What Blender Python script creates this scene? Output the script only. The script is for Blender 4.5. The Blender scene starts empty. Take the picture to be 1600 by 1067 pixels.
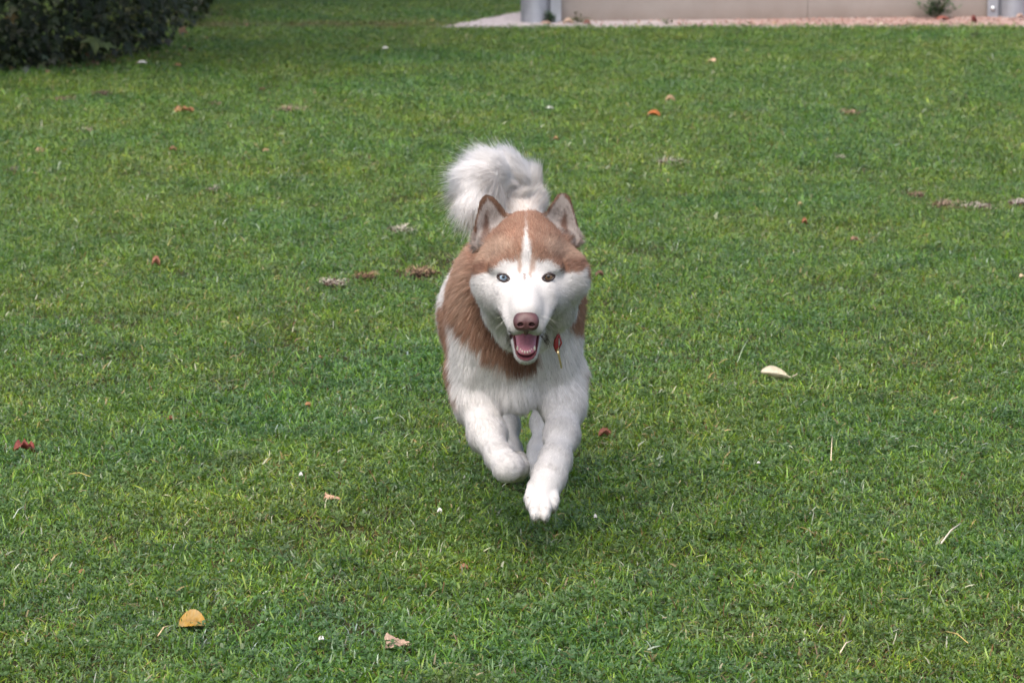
import bpy, math, random
import numpy as np
from mathutils import Vector, Matrix
from mathutils.bvhtree import BVHTree

rng = np.random.default_rng(7)
random.seed(7)
SC = bpy.context.scene
COL = SC.collection
R = math.radians

# ------------------------------------------------------------------ camera
CAM_H, PITCH, FPX = 1.375, 9.45, 5000.0          # height (m), degrees down, focal length in photo pixels
cam_data = bpy.data.cameras.new("camera")
cam = bpy.data.objects.new("camera", cam_data)
COL.objects.link(cam)
cam.location = (0, 0, CAM_H)
cam.rotation_euler = (R(90 - PITCH), 0, 0)
cam_data.sensor_width = 36
cam_data.lens = FPX * 36 / 1600
cam_data.clip_start = 0.1
cam_data.clip_end = 2000
cam_data.dof.use_dof = True
cam_data.dof.focus_distance = 5.72
cam_data.dof.aperture_fstop = 14
SC.camera = cam

# ------------------------------------------------------------------ world and light (overcast)
SUN_EL, SUN_AZ = 60, 205                          # azimuth measured from +Y clockwise
w = bpy.data.worlds.new("World"); SC.world = w; w.use_nodes = True
nt = w.node_tree; nt.nodes.clear()
sky = nt.nodes.new("ShaderNodeTexSky"); sky.sky_type = 'NISHITA'; sky.sun_disc = False
sky.sun_elevation = R(SUN_EL); sky.sun_rotation = R(SUN_AZ)
sky.air_density = 0.75; sky.dust_density = 7.0; sky.ozone_density = 1.0
bgn = nt.nodes.new("ShaderNodeBackground"); bgn.inputs['Strength'].default_value = 0.15
outw = nt.nodes.new("ShaderNodeOutputWorld")
nt.links.new(sky.outputs[0], bgn.inputs[0]); nt.links.new(bgn.outputs[0], outw.inputs[0])
sun_data = bpy.data.lights.new("sun", 'SUN'); sun_data.energy = 0.95; sun_data.angle = R(95)
sun_data.color = (1.0, 0.97, 0.93)
sun = bpy.data.objects.new("sun", sun_data); COL.objects.link(sun)
sd = Vector((math.sin(R(SUN_AZ)) * math.cos(R(SUN_EL)), math.cos(R(SUN_AZ)) * math.cos(R(SUN_EL)), math.sin(R(SUN_EL))))
sun.rotation_euler = (-sd).to_track_quat('-Z', 'Y').to_euler()
vs = SC.view_settings
vs.view_transform = 'Standard'; vs.look = 'None'; vs.gamma = 1; vs.use_curve_mapping = False
vs.exposure = 0.92
SC.cycles.max_bounces = 12; SC.cycles.diffuse_bounces = 7; SC.cycles.transmission_bounces = 8
SC.cycles.use_denoising = True
SC.cycles_curves.shape = 'RIBBONS'

# ------------------------------------------------------------------ helpers
_ca, _sa = math.cos(R(PITCH)), math.sin(R(PITCH))
def at(px, py, Y):
    """the point of the place that stands Y metres away and shows at photo position px, py"""
    u = (px - 800) / FPX; v = (533.5 - py) / FPX
    t = Y / (_ca + v * _sa)
    return np.array([t * u, Y, CAM_H + t * (v * _ca - _sa)])
def gr(px, py):
    u = (px - 800) / FPX; v = (533.5 - py) / FPX
    t = CAM_H / (_sa - v * _ca)
    return np.array([t * u, t * (_ca + v * _sa), 0.0])

def link(o, parent=None):
    COL.objects.link(o)
    if parent is not None: o.parent = parent
    return o
def tag(o, label=None, cat=None, group=None, kind=None):
    if label: o['label'] = label
    if cat: o['category'] = cat
    if group: o['group'] = group
    if kind: o['kind'] = kind
    return o
def empty(name, loc, rz=0):
    o = bpy.data.objects.new(name, None); o.location = loc; o.rotation_euler = (0, 0, rz)
    return link(o)
def mesh_np(name, v, f, mat, parent=None, smooth=True, col=None, loc=None):
    me = bpy.data.meshes.new(name)
    v = np.asarray(v, np.float64)
    if isinstance(f, np.ndarray):
        k = f.shape[1]
        me.vertices.add(len(v)); me.vertices.foreach_set('co', v.astype(np.float32).ravel())
        me.loops.add(f.size); me.loops.foreach_set('vertex_index', f.astype(np.int32).ravel())
        me.polygons.add(len(f)); me.polygons.foreach_set('loop_start', np.arange(0, f.size, k, dtype=np.int32))
        me.update(calc_edges=True)
    else:
        me.from_pydata([tuple(x) for x in v], [], f)
    if smooth:
        me.polygons.foreach_set('use_smooth', np.ones(len(me.polygons), bool))
    if col is not None:
        a = me.color_attributes.new('Col', 'FLOAT_COLOR', 'POINT')
        c = np.ones((len(v), 4), np.float32); c[:, :3] = col
        a.data.foreach_set('color', c.ravel())
    if mat: me.materials.append(mat)
    me.update(); me.validate()
    o = bpy.data.objects.new(name, me)
    if loc is not None: o.location = loc
    return link(o, parent)

class NM:
    """small node-material builder"""
    def __init__(s, name):
        s.m = bpy.data.materials.new(name); s.m.use_nodes = True; s.t = s.m.node_tree; s.t.nodes.clear()
        s.out = s.t.nodes.new('ShaderNodeOutputMaterial')
    def n(s, typ, **kw):
        x = s.t.nodes.new(typ)
        for k, v in kw.items():
            if k.startswith('i_'):
                key = k[2:]; key = int(key) if key.isdigit() else key.replace('_', ' ')
                if hasattr(v, 'is_output') or isinstance(v, bpy.types.NodeSocket): s.t.links.new(v, x.inputs[key])
                else: x.inputs[key].default_value = v
            else: setattr(x, k, v)
        return x
    def noise(s, vec, scale, detail=4, rough=.6):
        return s.n('ShaderNodeTexNoise', i_Vector=vec, i_Scale=scale, i_Detail=detail, i_Roughness=rough).outputs['Fac']
    def ramp(s, fac, stops):
        r = s.n('ShaderNodeValToRGB', i_Fac=fac); e = r.color_ramp.elements
        while len(e) < len(stops): e.new(.5)
        for k, (p, c) in enumerate(stops):
            e[k].position = p; e[k].color = (*c, 1) if len(c) == 3 else c
        return r.outputs['Color']
    def mix(s, fac, a, b, mode='MIX'):
        x = s.n('ShaderNodeMix', data_type='RGBA', blend_type=mode)
        for k, v in ((0, fac), (6, a), (7, b)):
            if isinstance(v, bpy.types.NodeSocket): s.t.links.new(v, x.inputs[k])
            else: x.inputs[k].default_value = v if k == 0 else ((*v, 1) if len(v) == 3 else v)
        return x.outputs[2]
    def fin(s, shader): s.t.links.new(shader, s.out.inputs['Surface']); return s.m
def simple(name, color, rough=.6, metal=0, nscale=30, var=.25, bump=.0, spec=.5, sss=0):
    b = NM(name); tc = b.n('ShaderNodeTexCoord').outputs['Object']
    f = b.noise(tc, nscale)
    c = np.array(color)
    col = b.ramp(f, [(.3, tuple(c * (1 - var))), (.7, tuple(np.minimum(c * (1 + var), 1)))])
    p = b.n('ShaderNodeBsdfPrincipled', i_Base_Color=col, i_Roughness=rough, i_Metallic=metal)
    p.inputs['Specular IOR Level'].default_value = spec
    if sss: p.inputs['Subsurface Weight'].default_value = sss; p.inputs['Subsurface Scale'].default_value = .004
    if bump:
        bn = b.n('ShaderNodeBump', i_Height=b.noise(tc, nscale * 2), i_Strength=bump, i_Distance=.01)
        b.t.links.new(bn.outputs[0], p.inputs['Normal'])
    return b.fin(p.outputs[0])

def col_mat(name, rough=.6, spec=.4, trans=0.0, attr='Col'):
    b = NM(name); a = b.n('ShaderNodeAttribute', attribute_name=attr).outputs['Color']
    p = b.n('ShaderNodeBsdfPrincipled', i_Base_Color=a, i_Roughness=rough)
    p.inputs['Specular IOR Level'].default_value = spec
    if not trans: return b.fin(p.outputs[0])
    t = b.n('ShaderNodeBsdfTranslucent', i_Color=a)
    mx = b.n('ShaderNodeMixShader', i_0=trans, i_1=p.outputs[0], i_2=t.outputs[0])
    return b.fin(mx.outputs[0])

# smooth value noise in numpy, for painting coats and breaking up edges
_pt = rng.random((64, 64, 64)).astype(np.float32)
def vnoise(p, s):
    q = p * s + 100.0; i = np.floor(q).astype(int); f = q - i; f = f * f * (3 - 2 * f); r = 0
    for dx in (0, 1):
        for dy in (0, 1):
            for dz in (0, 1):
                wgt = (f[:, 0] if dx else 1 - f[:, 0]) * (f[:, 1] if dy else 1 - f[:, 1]) * (f[:, 2] if dz else 1 - f[:, 2])
                r = r + wgt * _pt[(i[:, 0] + dx) % 64, (i[:, 1] + dy) % 64, (i[:, 2] + dz) % 64]
    return r

OFF = np.array([0, 6.1, 0.0])                # where the dog stands
def tube(name, pts, rad, mat, parent, off=OFF, n=8):
    pts = np.array(pts, float); v = []; f = []; rad = np.broadcast_to(rad, len(pts))
    for i, p in enumerate(pts):
        t = pts[min(i + 1, len(pts) - 1)] - pts[max(i - 1, 0)]; t /= np.linalg.norm(t)
        e1 = np.cross(t, [0, 0, 1.0] if abs(t[2]) < .9 else [1.0, 0, 0]); e1 /= np.linalg.norm(e1); e2 = np.cross(t, e1)
        for j in range(n):
            a = 2 * math.pi * j / n; v.append(p + (e1 * math.cos(a) + e2 * math.sin(a)) * rad[i])
    for i in range(len(pts) - 1):
        for j in range(n): f.append((i * n + j, i * n + (j + 1) % n, (i + 1) * n + (j + 1) % n, (i + 1) * n + j))
    f.append(tuple(range(n))[::-1]); f.append(tuple((len(pts) - 1) * n + j for j in range(n)))
    return mesh_np(name, np.array(v) - off, f, mat, parent)

# ================================================================== GROUND
def edge_back(x):      # depth of the lawn's far edge along the path
    return 20.28 + .03 * x
PB0, PB1 = gr(690, 42.5), gr(818, 17.5)
g = NM('lawn_soil'); P = g.n('ShaderNodeNewGeometry').outputs['Position']
n1 = g.noise(P, 9, 6, .7); n2 = g.noise(P, 160, 4, .7)
c1 = g.ramp(n1, [(.35, (.022, .030, .010)), (.65, (.045, .050, .020))]); c2 = g.mix(.5, c1, g.ramp(n2, [(.35, (.015, .016, .008)), (.7, (.075, .065, .035))]))
pp = g.n('ShaderNodeBsdfPrincipled', i_Base_Color=c2, i_Roughness=.95); pp.inputs['Specular IOR Level'].default_value = .1
bb = g.n('ShaderNodeBump', i_Height=n2, i_Strength=.8, i_Distance=.01); g.t.links.new(bb.outputs[0], pp.inputs['Normal'])
soil = g.fin(pp.outputs[0])
lawn = mesh_np('ground', [(-300, -20, 0), (300, -20, 0), (300, 800, 0), (-300, 800, 0)], [(0, 1, 2, 3)], soil, smooth=False); lawn['kind'] = 'structure'

# concrete apron round the building, a sheet 4 mm thick with a ragged outline
def apron():
    pts = []
    a, b = PB0, PB1
    f = lambda t, s: np.array([s * .04 * math.sin(t * 37) + s * .03 * math.sin(t * 91 + 2), s * .03 * math.sin(t * 53)])
    for i in range(60):
        x = a[0] - .10 + (9 - a[0]) * i / 59; pts.append((x, edge_back(x) + .02 * math.sin(i * 1.7) + .015 * math.sin(i * 4.1) + .02))
    pts.append((9, 26)); dirv = (b - a) / (b[1] - a[1])
    for i in range(30, -1, -1):
        y = a[1] + (26 - a[1]) * i / 30; pts.append((a[0] + dirv[0] * (y - a[1]) + .02 * math.sin(i * 2.3), y + .01 * math.sin(i * 5)))
    n = len(pts); v = [(x, y, .004) for x, y in pts] + [(x, y, -.03) for x, y in pts]
    return v, [tuple(range(n))] + [(i, n + i, n + (i + 1) % n, (i + 1) % n) for i in range(n)]
v, f = apron()
g = NM('worn_concrete'); P = g.n('ShaderNodeNewGeometry').outputs['Position']
mp = g.n('ShaderNodeSeparateXYZ', i_0=P)
red = g.n('ShaderNodeMapRange', i_0=mp.outputs['X'], i_1=.9, i_2=1.7)
rn = g.ramp(g.noise(P, 5, 5, .65), [(.42, (0, 0, 0)), (.58, (1, 1, 1))])
yl = g.n('ShaderNodeMapRange', i_0=mp.outputs['Y'], i_1=20.42, i_2=20.62)
fac = g.n('ShaderNodeMath', operation='MULTIPLY', i_0=red.outputs[0], i_1=yl.outputs[0])
base = g.ramp(g.noise(P, 18, 6, .7), [(.3, (.27, .245, .25)), (.7, (.46, .42, .43))])
redc = g.ramp(g.noise(P, 30, 6, .7), [(.3, (.23, .145, .125)), (.7, (.40, .285, .255))])
cc = g.mix(fac.outputs[0], base, redc)
cc = g.mix(g.ramp(g.noise(P, 7, 5, .7), [(.55, (0, 0, 0)), (.72, (.6, .6, .6))]), cc, (.16, .11, .08))
p_ = g.n('ShaderNodeBsdfPrincipled', i_Base_Color=cc, i_Roughness=.9)
path = mesh_np('path', v, f, g.fin(p_.outputs[0]), smooth=False); path['kind'] = 'structure'

# ------------------------------------------------------------------ wall, steel columns
def box(name, lo, hi, mat, parent=None, off=(0, 0, 0), bev=.0):
    lo, hi = np.array(lo, float) - off, np.array(hi, float) - off
    v = [(x, y, z) for x in (lo[0], hi[0]) for y in (lo[1], hi[1]) for z in (lo[2], hi[2])]
    f = [(0, 1, 3, 2), (4, 6, 7, 5), (0, 4, 5, 1), (2, 3, 7, 6), (0, 2, 6, 4), (1, 5, 7, 3)]
    o = mesh_np(name, v, f, mat, parent, False)
    if bev:
        m = o.modifiers.new('b', 'BEVEL'); m.width = bev; m.segments = 2
    return o
g = NM('cast_concrete'); P = g.n('ShaderNodeNewGeometry').outputs['Position']
sx = g.n('ShaderNodeMapping', i_Vector=P); sx.inputs['Scale'].default_value = (6, 6, .6)
cc = g.ramp(g.noise(P, 2.5, 6, .6), [(.3, (.245, .222, .205)), (.7, (.315, .292, .272))])
cc = g.mix(g.ramp(g.noise(sx.outputs[0], 1, 5, .7), [(.5, (0, 0, 0)), (.8, (.35, .35, .35))]), cc, (.24, .20, .18))
cc = g.mix(g.ramp(g.noise(P, 160, 3, .7), [(.35, (.25, .25, .25)), (.6, (0, 0, 0))]), cc, (.2, .18, .17))
zz = g.n('ShaderNodeSeparateXYZ', i_0=P)
dm = g.n('ShaderNodeMapRange', i_0=zz.outputs['Z'], i_1=.09, i_2=.0)
dn = g.n('ShaderNodeMath', operation='MULTIPLY', i_0=dm.outputs[0], i_1=g.noise(P, 8, 5, .7))
cc = g.mix(dn.outputs[0], cc, (.17, .125, .10))
p_ = g.n('ShaderNodeBsdfPrincipled', i_Base_Color=cc, i_Roughness=.92)
bb = g.n('ShaderNodeBump', i_Height=g.noise(P, 90, 5, .7), i_Strength=.35, i_Distance=.01); g.t.links.new(bb.outputs[0], p_.inputs['Normal'])
conc = g.fin(p_.outputs[0])
YL, YR = 20.95, 21.45                                # the wall runs slightly away to the right
def wy(x): return YL + (YR - YL) * (x - .2) / 3.0
ang = math.atan2(YR - YL, 3.0)
wall = empty('concrete_wall', (.2, YL, 0), ang); tag(wall, 'grey concrete wall of the building standing between two steel columns', 'wall', kind='thing')
Lw = 3.03; segs = [0, 1.78, Lw]
for a, b in zip(segs[:-1], segs[1:]):
    box('panel', (a + .0012, 0, -.05), (b - .0012, .16, 2.6), conc, wall, bev=.002)
box('joint', (.01, .02, -.05), (Lw - .01, .15, 2.58), simple('joint_mortar', (.24, .22, .20), .9), wall)
steel = simple('galvanised_steel', (.34, .37, .42), .42, metal=.55, nscale=9, var=.14, bump=.03)
dark_steel = simple('bolt_steel', (.55, .58, .60), .3, metal=.8)
def column(x, y, s, label):
    c = empty('steel_column', (x, y, 0), 0); tag(c, label, 'column', 'round steel columns carrying the building', 'thing')
    r_ = .092; n = 40; v = []; f = []
    for k, (z, r) in enumerate(((-.02, r_), (2.85, r_))):
        for j in range(n): v.append((r * math.cos(2 * math.pi * j / n), r * math.sin(2 * math.pi * j / n), z))
    f = [(j, (j + 1) % n, n + (j + 1) % n, n + j) for j in range(n)] + [tuple(range(n, 2 * n))]
    mesh_np('tube', v, f, steel, c)
    box('flange', (min(s * .100, s * .172), -.035, -.02), (max(s * .100, s * .172), -.018, 2.8), steel, c, bev=.002)
    box('shade_strip', (min(s * .085, s * .103), -.040, -.02), (max(s * .085, s * .103), -.006, 2.8), simple('shadow_gap_steel', (.08, .09, .11), .6), c)  # dark strip between tube and flange, the gap's shade put into its colour
    for z in (.20, .9, 1.6, 2.3):
        v = []; f = []
        for k, (y_, r) in enumerate(((-.034, .017), (-.044, .017), (-.050, .010))):
            for j in range(12): v.append((s * .138 + r * math.cos(math.pi * j / 6), y_, z + (0.005 if s > 0 else -.14) + r * math.sin(math.pi * j / 6)))
        f = [(k * 12 + j, k * 12 + (j + 1) % 12, (k + 1) * 12 + (j + 1) % 12, (k + 1) * 12 + j) for k in range(2) for j in range(12)] + [tuple(range(24, 36))]
        mesh_np('bolt', v, f, dark_steel, c)
    return c
pc = at(835.5, 30, 20.93); column(pc[0], 20.90, 1, 'round grey steel column at the left end of the concrete wall')
pc = at(1582, 28, 21.42); column(pc[0], 21.42, -1, 'round grey steel column cut by the right edge of the picture')
b2 = empty('concrete_wall', (pc[0] + .2, 21.5, 0), ang); tag(b2, 'concrete wall continuing past the right-hand steel column', 'wall', kind='thing')
box('panel', (0, 0, -.05), (3, .16, 2.6), conc, b2, bev=.006)

# ------------------------------------------------------------------ small rubble on the apron
def blob(v0, r, rs):
    t = (1 + 5 ** .5) / 2
    V = np.array([(-1, t, 0), (1, t, 0), (-1, -t, 0), (1, -t, 0), (0, -1, t), (0, 1, t), (0, -1, -t), (0, 1, -t), (t, 0, -1), (t, 0, 1), (-t, 0, -1), (-t, 0, 1)], float) / 1.9
    F = [(0, 11, 5), (0, 5, 1), (0, 1, 7), (0, 7, 10), (0, 10, 11), (1, 5, 9), (5, 11, 4), (11, 10, 2), (10, 7, 6), (7, 1, 8), (3, 9, 4), (3, 4, 2), (3, 2, 6), (3, 6, 8), (3, 8, 9), (4, 9, 5), (2, 4, 11), (6, 2, 10), (8, 6, 7), (9, 8, 1)]
    V = V * (1 + rs.normal(size=(12, 1)) * .18) * r; return V + v0, F
rs = np.random.default_rng(3); V = []; F = []; Cc = []
for k in range(1500):
    x = rs.uniform(.3, 4.6) ** 1; y = rs.uniform(edge_back(x) + .15, wy(x) - .01)
    if rs.random() > .25 + .75 * min(1, max(0, (x - .7) / 1.0)): continue
    r = rs.uniform(.003, .010); vv, ff = blob(np.array([x, y, .004 + r * .4]), np.array([r, r, r * .6]), rs)
    o = len(V); V += list(vv); F += [tuple(i + o for i in q) for q in ff]
    c = random.choice([(.33, .20, .165), (.42, .30, .265), (.26, .165, .14), (.48, .41, .38), (.19, .125, .11)]); Cc += [c] * 12
o = mesh_np('gravel', V, F, col_mat('chippings', .9, .2), None, False, np.array(Cc)); tag(o, 'reddish stone chippings scattered along the foot of the wall', 'gravel', kind='stuff')

# ------------------------------------------------------------------ GRASS
gm = NM('grass_blades'); ca = gm.n('ShaderNodeAttribute', attribute_name='Col').outputs['Color']
P = gm.n('ShaderNodeNewGeometry').outputs['Position']
tn1 = gm.ramp(gm.noise(P, 1.1, 3, .5), [(.32, (.80, .96, .90)), (.68, (1.22, 1.08, .82))])
tn2 = gm.ramp(gm.noise(P, 5.5, 4, .6), [(.32, (.68, .74, .86)), (.68, (1.26, 1.22, 1.05))])
cc = gm.mix(1.0, ca, tn1, 'MULTIPLY'); cc = gm.mix(1.0, cc, tn2, 'MULTIPLY')
dry = gm.ramp(gm.noise(P, 3.2, 5, .7), [(.60, (0, 0, 0)), (.78, (.45, .45, .45))])
cc = gm.mix(dry, cc, (.17, .14, .085))
pos = gm.n('ShaderNodeSeparateXYZ', i_0=P)
# worn strip of dead leaves beside the shrub, at the far side of the lawn
ws = gm.n('ShaderNodeMath', operation='SUBTRACT', i_0=pos.outputs['Y'], i_1=20.48)
wa = gm.n('ShaderNodeMath', operation='ABSOLUTE', i_0=ws.outputs[0])
wm_ = gm.n('ShaderNodeMapRange', i_0=wa.outputs[0], i_1=.35, i_2=.05)
wx = gm.n('ShaderNodeMath', operation='LESS_THAN', i_0=pos.outputs['X'], i_1=.0)
wf = gm.n('ShaderNodeMath', operation='MULTIPLY', i_0=wm_.outputs[0], i_1=wx.outputs[0])
wn = gm.ramp(gm.noise(P, 2.3, 5, .7), [(.40, (.1, .1, .1)), (.62, (.85, .85, .85))])
wf2 = gm.n('ShaderNodeMath', operation='MULTIPLY', i_0=wf.outputs[0], i_1=wn)
cc = gm.mix(wf2.outputs[0], cc, (.20, .125, .085))
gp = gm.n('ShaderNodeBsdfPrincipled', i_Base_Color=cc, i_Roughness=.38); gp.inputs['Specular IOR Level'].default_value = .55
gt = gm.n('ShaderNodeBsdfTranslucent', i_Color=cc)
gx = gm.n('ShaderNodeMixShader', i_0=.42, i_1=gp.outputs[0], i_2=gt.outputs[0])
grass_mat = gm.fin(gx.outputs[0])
PAL = [((.130, .255, .030), 5), ((.175, .300, .036), 5), ((.235, .330, .045), 3.5), ((.075, .165, .034), 4), ((.150, .250, .105), 4.2), ((.25, .33, .22), 3.0), ((.30, .24, .12), 1.0), ((.46, .39, .27), .9), ((.17, .10, .04), .5), ((.42, .47, .43), .7)]
PW = np.array([w_ for _, w_ in PAL]); PW = PW / PW.sum()
def tuft(k, far=False):
    r = np.random.default_rng(100 + k); V = []; F = []; Cc = []
    nb = 18; spread = .030
    for b in range(nb):
        root = np.array([r.normal() * spread * .6, r.normal() * spread * .6, -.002]); a = r.uniform(0, 6.283); h = np.array([math.cos(a), math.sin(a), 0]); s = np.array([-h[1], h[0], 0])
        kind = r.random(); c = np.array(PAL[r.choice(len(PAL), p=PW)][0]) * math.exp(r.normal() * .18)
        L = r.uniform(.012, .027) * (1.0 if kind > .06 else 1.5); lean = r.uniform(.10, 1.05); bend = r.uniform(.15, .9); wd = r.uniform(.0008, .0016) * (1.25 if far else 1)
        if c[0] > .2: lean = r.uniform(1.0, 1.5)
        if kind > .93 and not far:      # clover leaf
            st = root + np.array([0, 0, r.uniform(.010, .022)]); rr = r.uniform(.0035, .006); base = len(V); cg = np.array([.085, .165, .055]) * math.exp(r.normal() * .15)
            for q in range(3):
                aa = a + q * 2.09; d = np.array([math.cos(aa), math.sin(aa), .25]); e = np.array([-math.sin(aa), math.cos(aa), .0]); i0 = len(V)
                V += [st, st + d * rr * .9 + e * rr * .62, st + d * rr * 1.45 + e * rr * .2 + [0, 0, .001], st + d * rr * 1.45 - e * rr * .2 + [0, 0, .001], st + d * rr * .9 - e * rr * .62]
                F += [(i0, i0 + 1, i0 + 2), (i0, i0 + 2, i0 + 3), (i0, i0 + 3, i0 + 4)]; Cc += [cg * .8] + [cg] * 4
            continue
        i0 = len(V); p = root.copy(); th = lean * .5
        for j, (t, ww) in enumerate(((0, 1.0), (.4, .95), (.75, .65), (1.0, 0))):
            if j: p = p + (h * math.sin(th) + np.array([0, 0, math.cos(th)])) * L * (.4, .35, .25)[j - 1]
            th += bend * .45 + lean * .12
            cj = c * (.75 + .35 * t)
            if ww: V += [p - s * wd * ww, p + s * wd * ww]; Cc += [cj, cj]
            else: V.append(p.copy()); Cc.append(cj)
        F += [(i0, i0 + 1, i0 + 3), (i0, i0 + 3, i0 + 2), (i0 + 2, i0 + 3, i0 + 5), (i0 + 2, i0 + 5, i0 + 4), (i0 + 4, i0 + 5, i0 + 6)]
    me = bpy.data.meshes.new('grass_tuft'); me.from_pydata([tuple(x) for x in V], [], F)
    a_ = me.color_attributes.new('Col', 'FLOAT_COLOR', 'POINT'); cc_ = np.ones((len(V), 4), np.float32); cc_[:, :3] = np.array(Cc); a_.data.foreach_set('color', cc_.ravel())
    me.materials.append(grass_mat); return bpy.data.objects.new('grass_tuft', me)
tc = bpy.data.collections.new('grass_tufts')          # source shapes for the instances, not linked to the scene
NT = 24
for k in range(NT): tc.objects.link(tuft(k))
def off_path(x, y):
    d = (PB1 - PB0)[:2]; side = (x - PB0[0]) * d[1] - (y - PB0[1]) * d[0]      # > 0: right of the apron's left border
    return (y < edge_back(x) + .03) | (side < .03)
def scatter(y0, y1, dens, seed):
    r = np.random.default_rng(seed); hw = lambda y: y * .162 + .55
    n = int((y1 - y0) * (hw(y0) + hw(y1)) * dens); y = r.uniform(y0, y1, int(n * 1.6)); x = r.uniform(-hw(y1), hw(y1), len(y)); k = np.abs(x) < hw(y); x, y = x[k][:n], y[k][:n]
    k = off_path(x, y); return np.stack([x[k], y[k], np.zeros(k.sum())], 1)
pts = np.concatenate([scatter(4.3, 7.5, 3600, 1), scatter(7.5, 12, 2300, 2), scatter(12, 26, 1250, 3)])
den = vnoise(pts * [1, 1, 0] + [3, 1, .3], 5.0) * .6 + vnoise(pts * [1, 1, 0] + [0, 5, .7], 17.0) * .4
keep = rng.random(len(pts)) < np.clip(.55 + (den - .28) * 2.2, .35, 1); pts = pts[keep]; den = den[keep]
kb = ~((pts[:, 0] < -2.25 - .25 * np.abs(pts[:, 1] - 19.7) ** 1.2 * .25) & (pts[:, 1] > 17.0) & (rng.random(len(pts)) < .8)); pts, den = pts[kb], den[kb]
BARE = []                                               # worn spots: photo position, radius in metres
for px, py, r_ in ((572, 437, .05), (655, 430, .09), (690, 418, .06), (520, 447, .03), (1048, 257, .05), (625, 365, .04), (1325, 180, .06), (1480, 325, .05), (1525, 327, .05), (1432, 310, .03), (95, 158, .08), (160, 150, .05), (452, 175, .06), (300, 215, .05), (540, 180, .05), (700, 405, .05)):
    p = gr(px, py); d = np.hypot(pts[:, 0] - p[0], (pts[:, 1] - p[1]) * .6); k = (d > r_) | (rng.random(len(pts)) < .28); pts, den = pts[k], den[k]
pm = bpy.data.meshes.new('grass'); pm.vertices.add(len(pts)); pm.vertices.foreach_set('co', pts.astype(np.float32).ravel())
sc_ = (rng.uniform(.75, 1.25, len(pts)) * (.72 + .55 * den) * (1 + .25 * (pts[:, 1] > 12))).astype(np.float32)
pm.attributes.new('sc', 'FLOAT', 'POINT').data.foreach_set('value', sc_)
rot = np.stack([rng.normal(size=len(pts)) * .22, rng.normal(size=len(pts)) * .22, rng.uniform(0, 6.283, len(pts))], 1).astype(np.float32)
pm.attributes.new('rt', 'FLOAT_VECTOR', 'POINT').data.foreach_set('vector', rot.ravel())
pm.attributes.new('ix', 'INT', 'POINT').data.foreach_set('value', rng.integers(0, NT, len(pts)).astype(np.int32))
grass = link(bpy.data.objects.new('grass', pm)); tag(grass, 'short green lawn grass with clover and dry blades', 'grass', kind='stuff')
gn = bpy.data.node_groups.new('grass_scatter', 'GeometryNodeTree')
gn.interface.new_socket('Geometry', in_out='INPUT', socket_type='NodeSocketGeometry'); gn.interface.new_socket('Geometry', in_out='OUTPUT', socket_type='NodeSocketGeometry')
gi = gn.nodes.new('NodeGroupInput'); go = gn.nodes.new('NodeGroupOutput'); ip = gn.nodes.new('GeometryNodeInstanceOnPoints'); ci = gn.nodes.new('GeometryNodeCollectionInfo')
ci.inputs['Collection'].default_value = tc; ci.inputs['Separate Children'].default_value = True; ci.inputs['Reset Children'].default_value = True
def named(n, t):
    x = gn.nodes.new('GeometryNodeInputNamedAttribute'); x.data_type = t; x.inputs['Name'].default_value = n; return next(o for o in x.outputs if o.enabled and o.name == 'Attribute')
L_ = gn.links.new
L_(gi.outputs[0], ip.inputs['Points']); L_(ci.outputs[0], ip.inputs['Instance']); ip.inputs['Pick Instance'].default_value = True
L_(named('ix', 'INT'), ip.inputs['Instance Index']); L_(named('sc', 'FLOAT'), ip.inputs['Scale'])
e2r = gn.nodes.new('FunctionNodeEulerToRotation'); L_(named('rt', 'FLOAT_VECTOR'), e2r.inputs[0]); L_(e2r.outputs[0], ip.inputs['Rotation'])
L_(ip.outputs[0], go.inputs[0])
md_ = grass.modifiers.new('scatter', 'NODES'); md_.node_group = gn
print('grass tufts', len(pts))
# ------------------------------------------------------------------ the big low-branching maple at the left
lr = np.random.default_rng(11)
def maple_outline(n=5):
    pts = []
    for a, r in ((-90, .30), (-52, .34), (-34, .72), (-14, .40), (4, .50), (22, 1.0), (40, .52), (58, .55), (90, 1.15), (122, .55), (140, .52), (158, 1.0), (176, .50), (194, .40), (214, .72), (232, .34)):
        pts.append((r * math.cos(R(a)) * .5, r * math.sin(R(a)) * .5))
    return np.array(pts)
MO = maple_outline()
def leaf_geo(c, size, nrm, up, cup=.12):
    nrm = nrm / np.linalg.norm(nrm); u = up - nrm * (up @ nrm); u /= np.linalg.norm(u); s = np.cross(u, nrm)
    v = [c] + [c + s * x * size + u * y * size + nrm * (-(x * x + y * y) * cup * 2.2) * size for x, y in MO]
    return v, [(0, i + 1, (i + 1) % 16 + 1) for i in range(16)]
LG = NM('maple_leaf'); lc = LG.n('ShaderNodeAttribute', attribute_name='Col').outputs['Color']
lp = LG.n('ShaderNodeBsdfPrincipled', i_Base_Color=lc, i_Roughness=.5); lt = LG.n('ShaderNodeBsdfTranslucent', i_Color=lc)
leaf_mat = LG.fin(LG.n('ShaderNodeMixShader', i_0=.25, i_1=lp.outputs[0], i_2=lt.outputs[0]).outputs[0])
tree = empty('maple_tree', (-5.2, 20.4, 0)); tag(tree, 'dark low-branching maple whose leaves hang to the lawn in the top left corner', 'tree')
TO = np.array([-5.2, 20.4, 0])
def prof(z): return np.interp(z, [0, .15, .5, 1.2, 2.5, 4, 5, 6, 6.8], [.97, .985, 1.02, 1.15, 1.33, 1.38, 1.2, .8, .2])  # upper crown, out of view, widened to shade lawn and lower leaves
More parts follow.
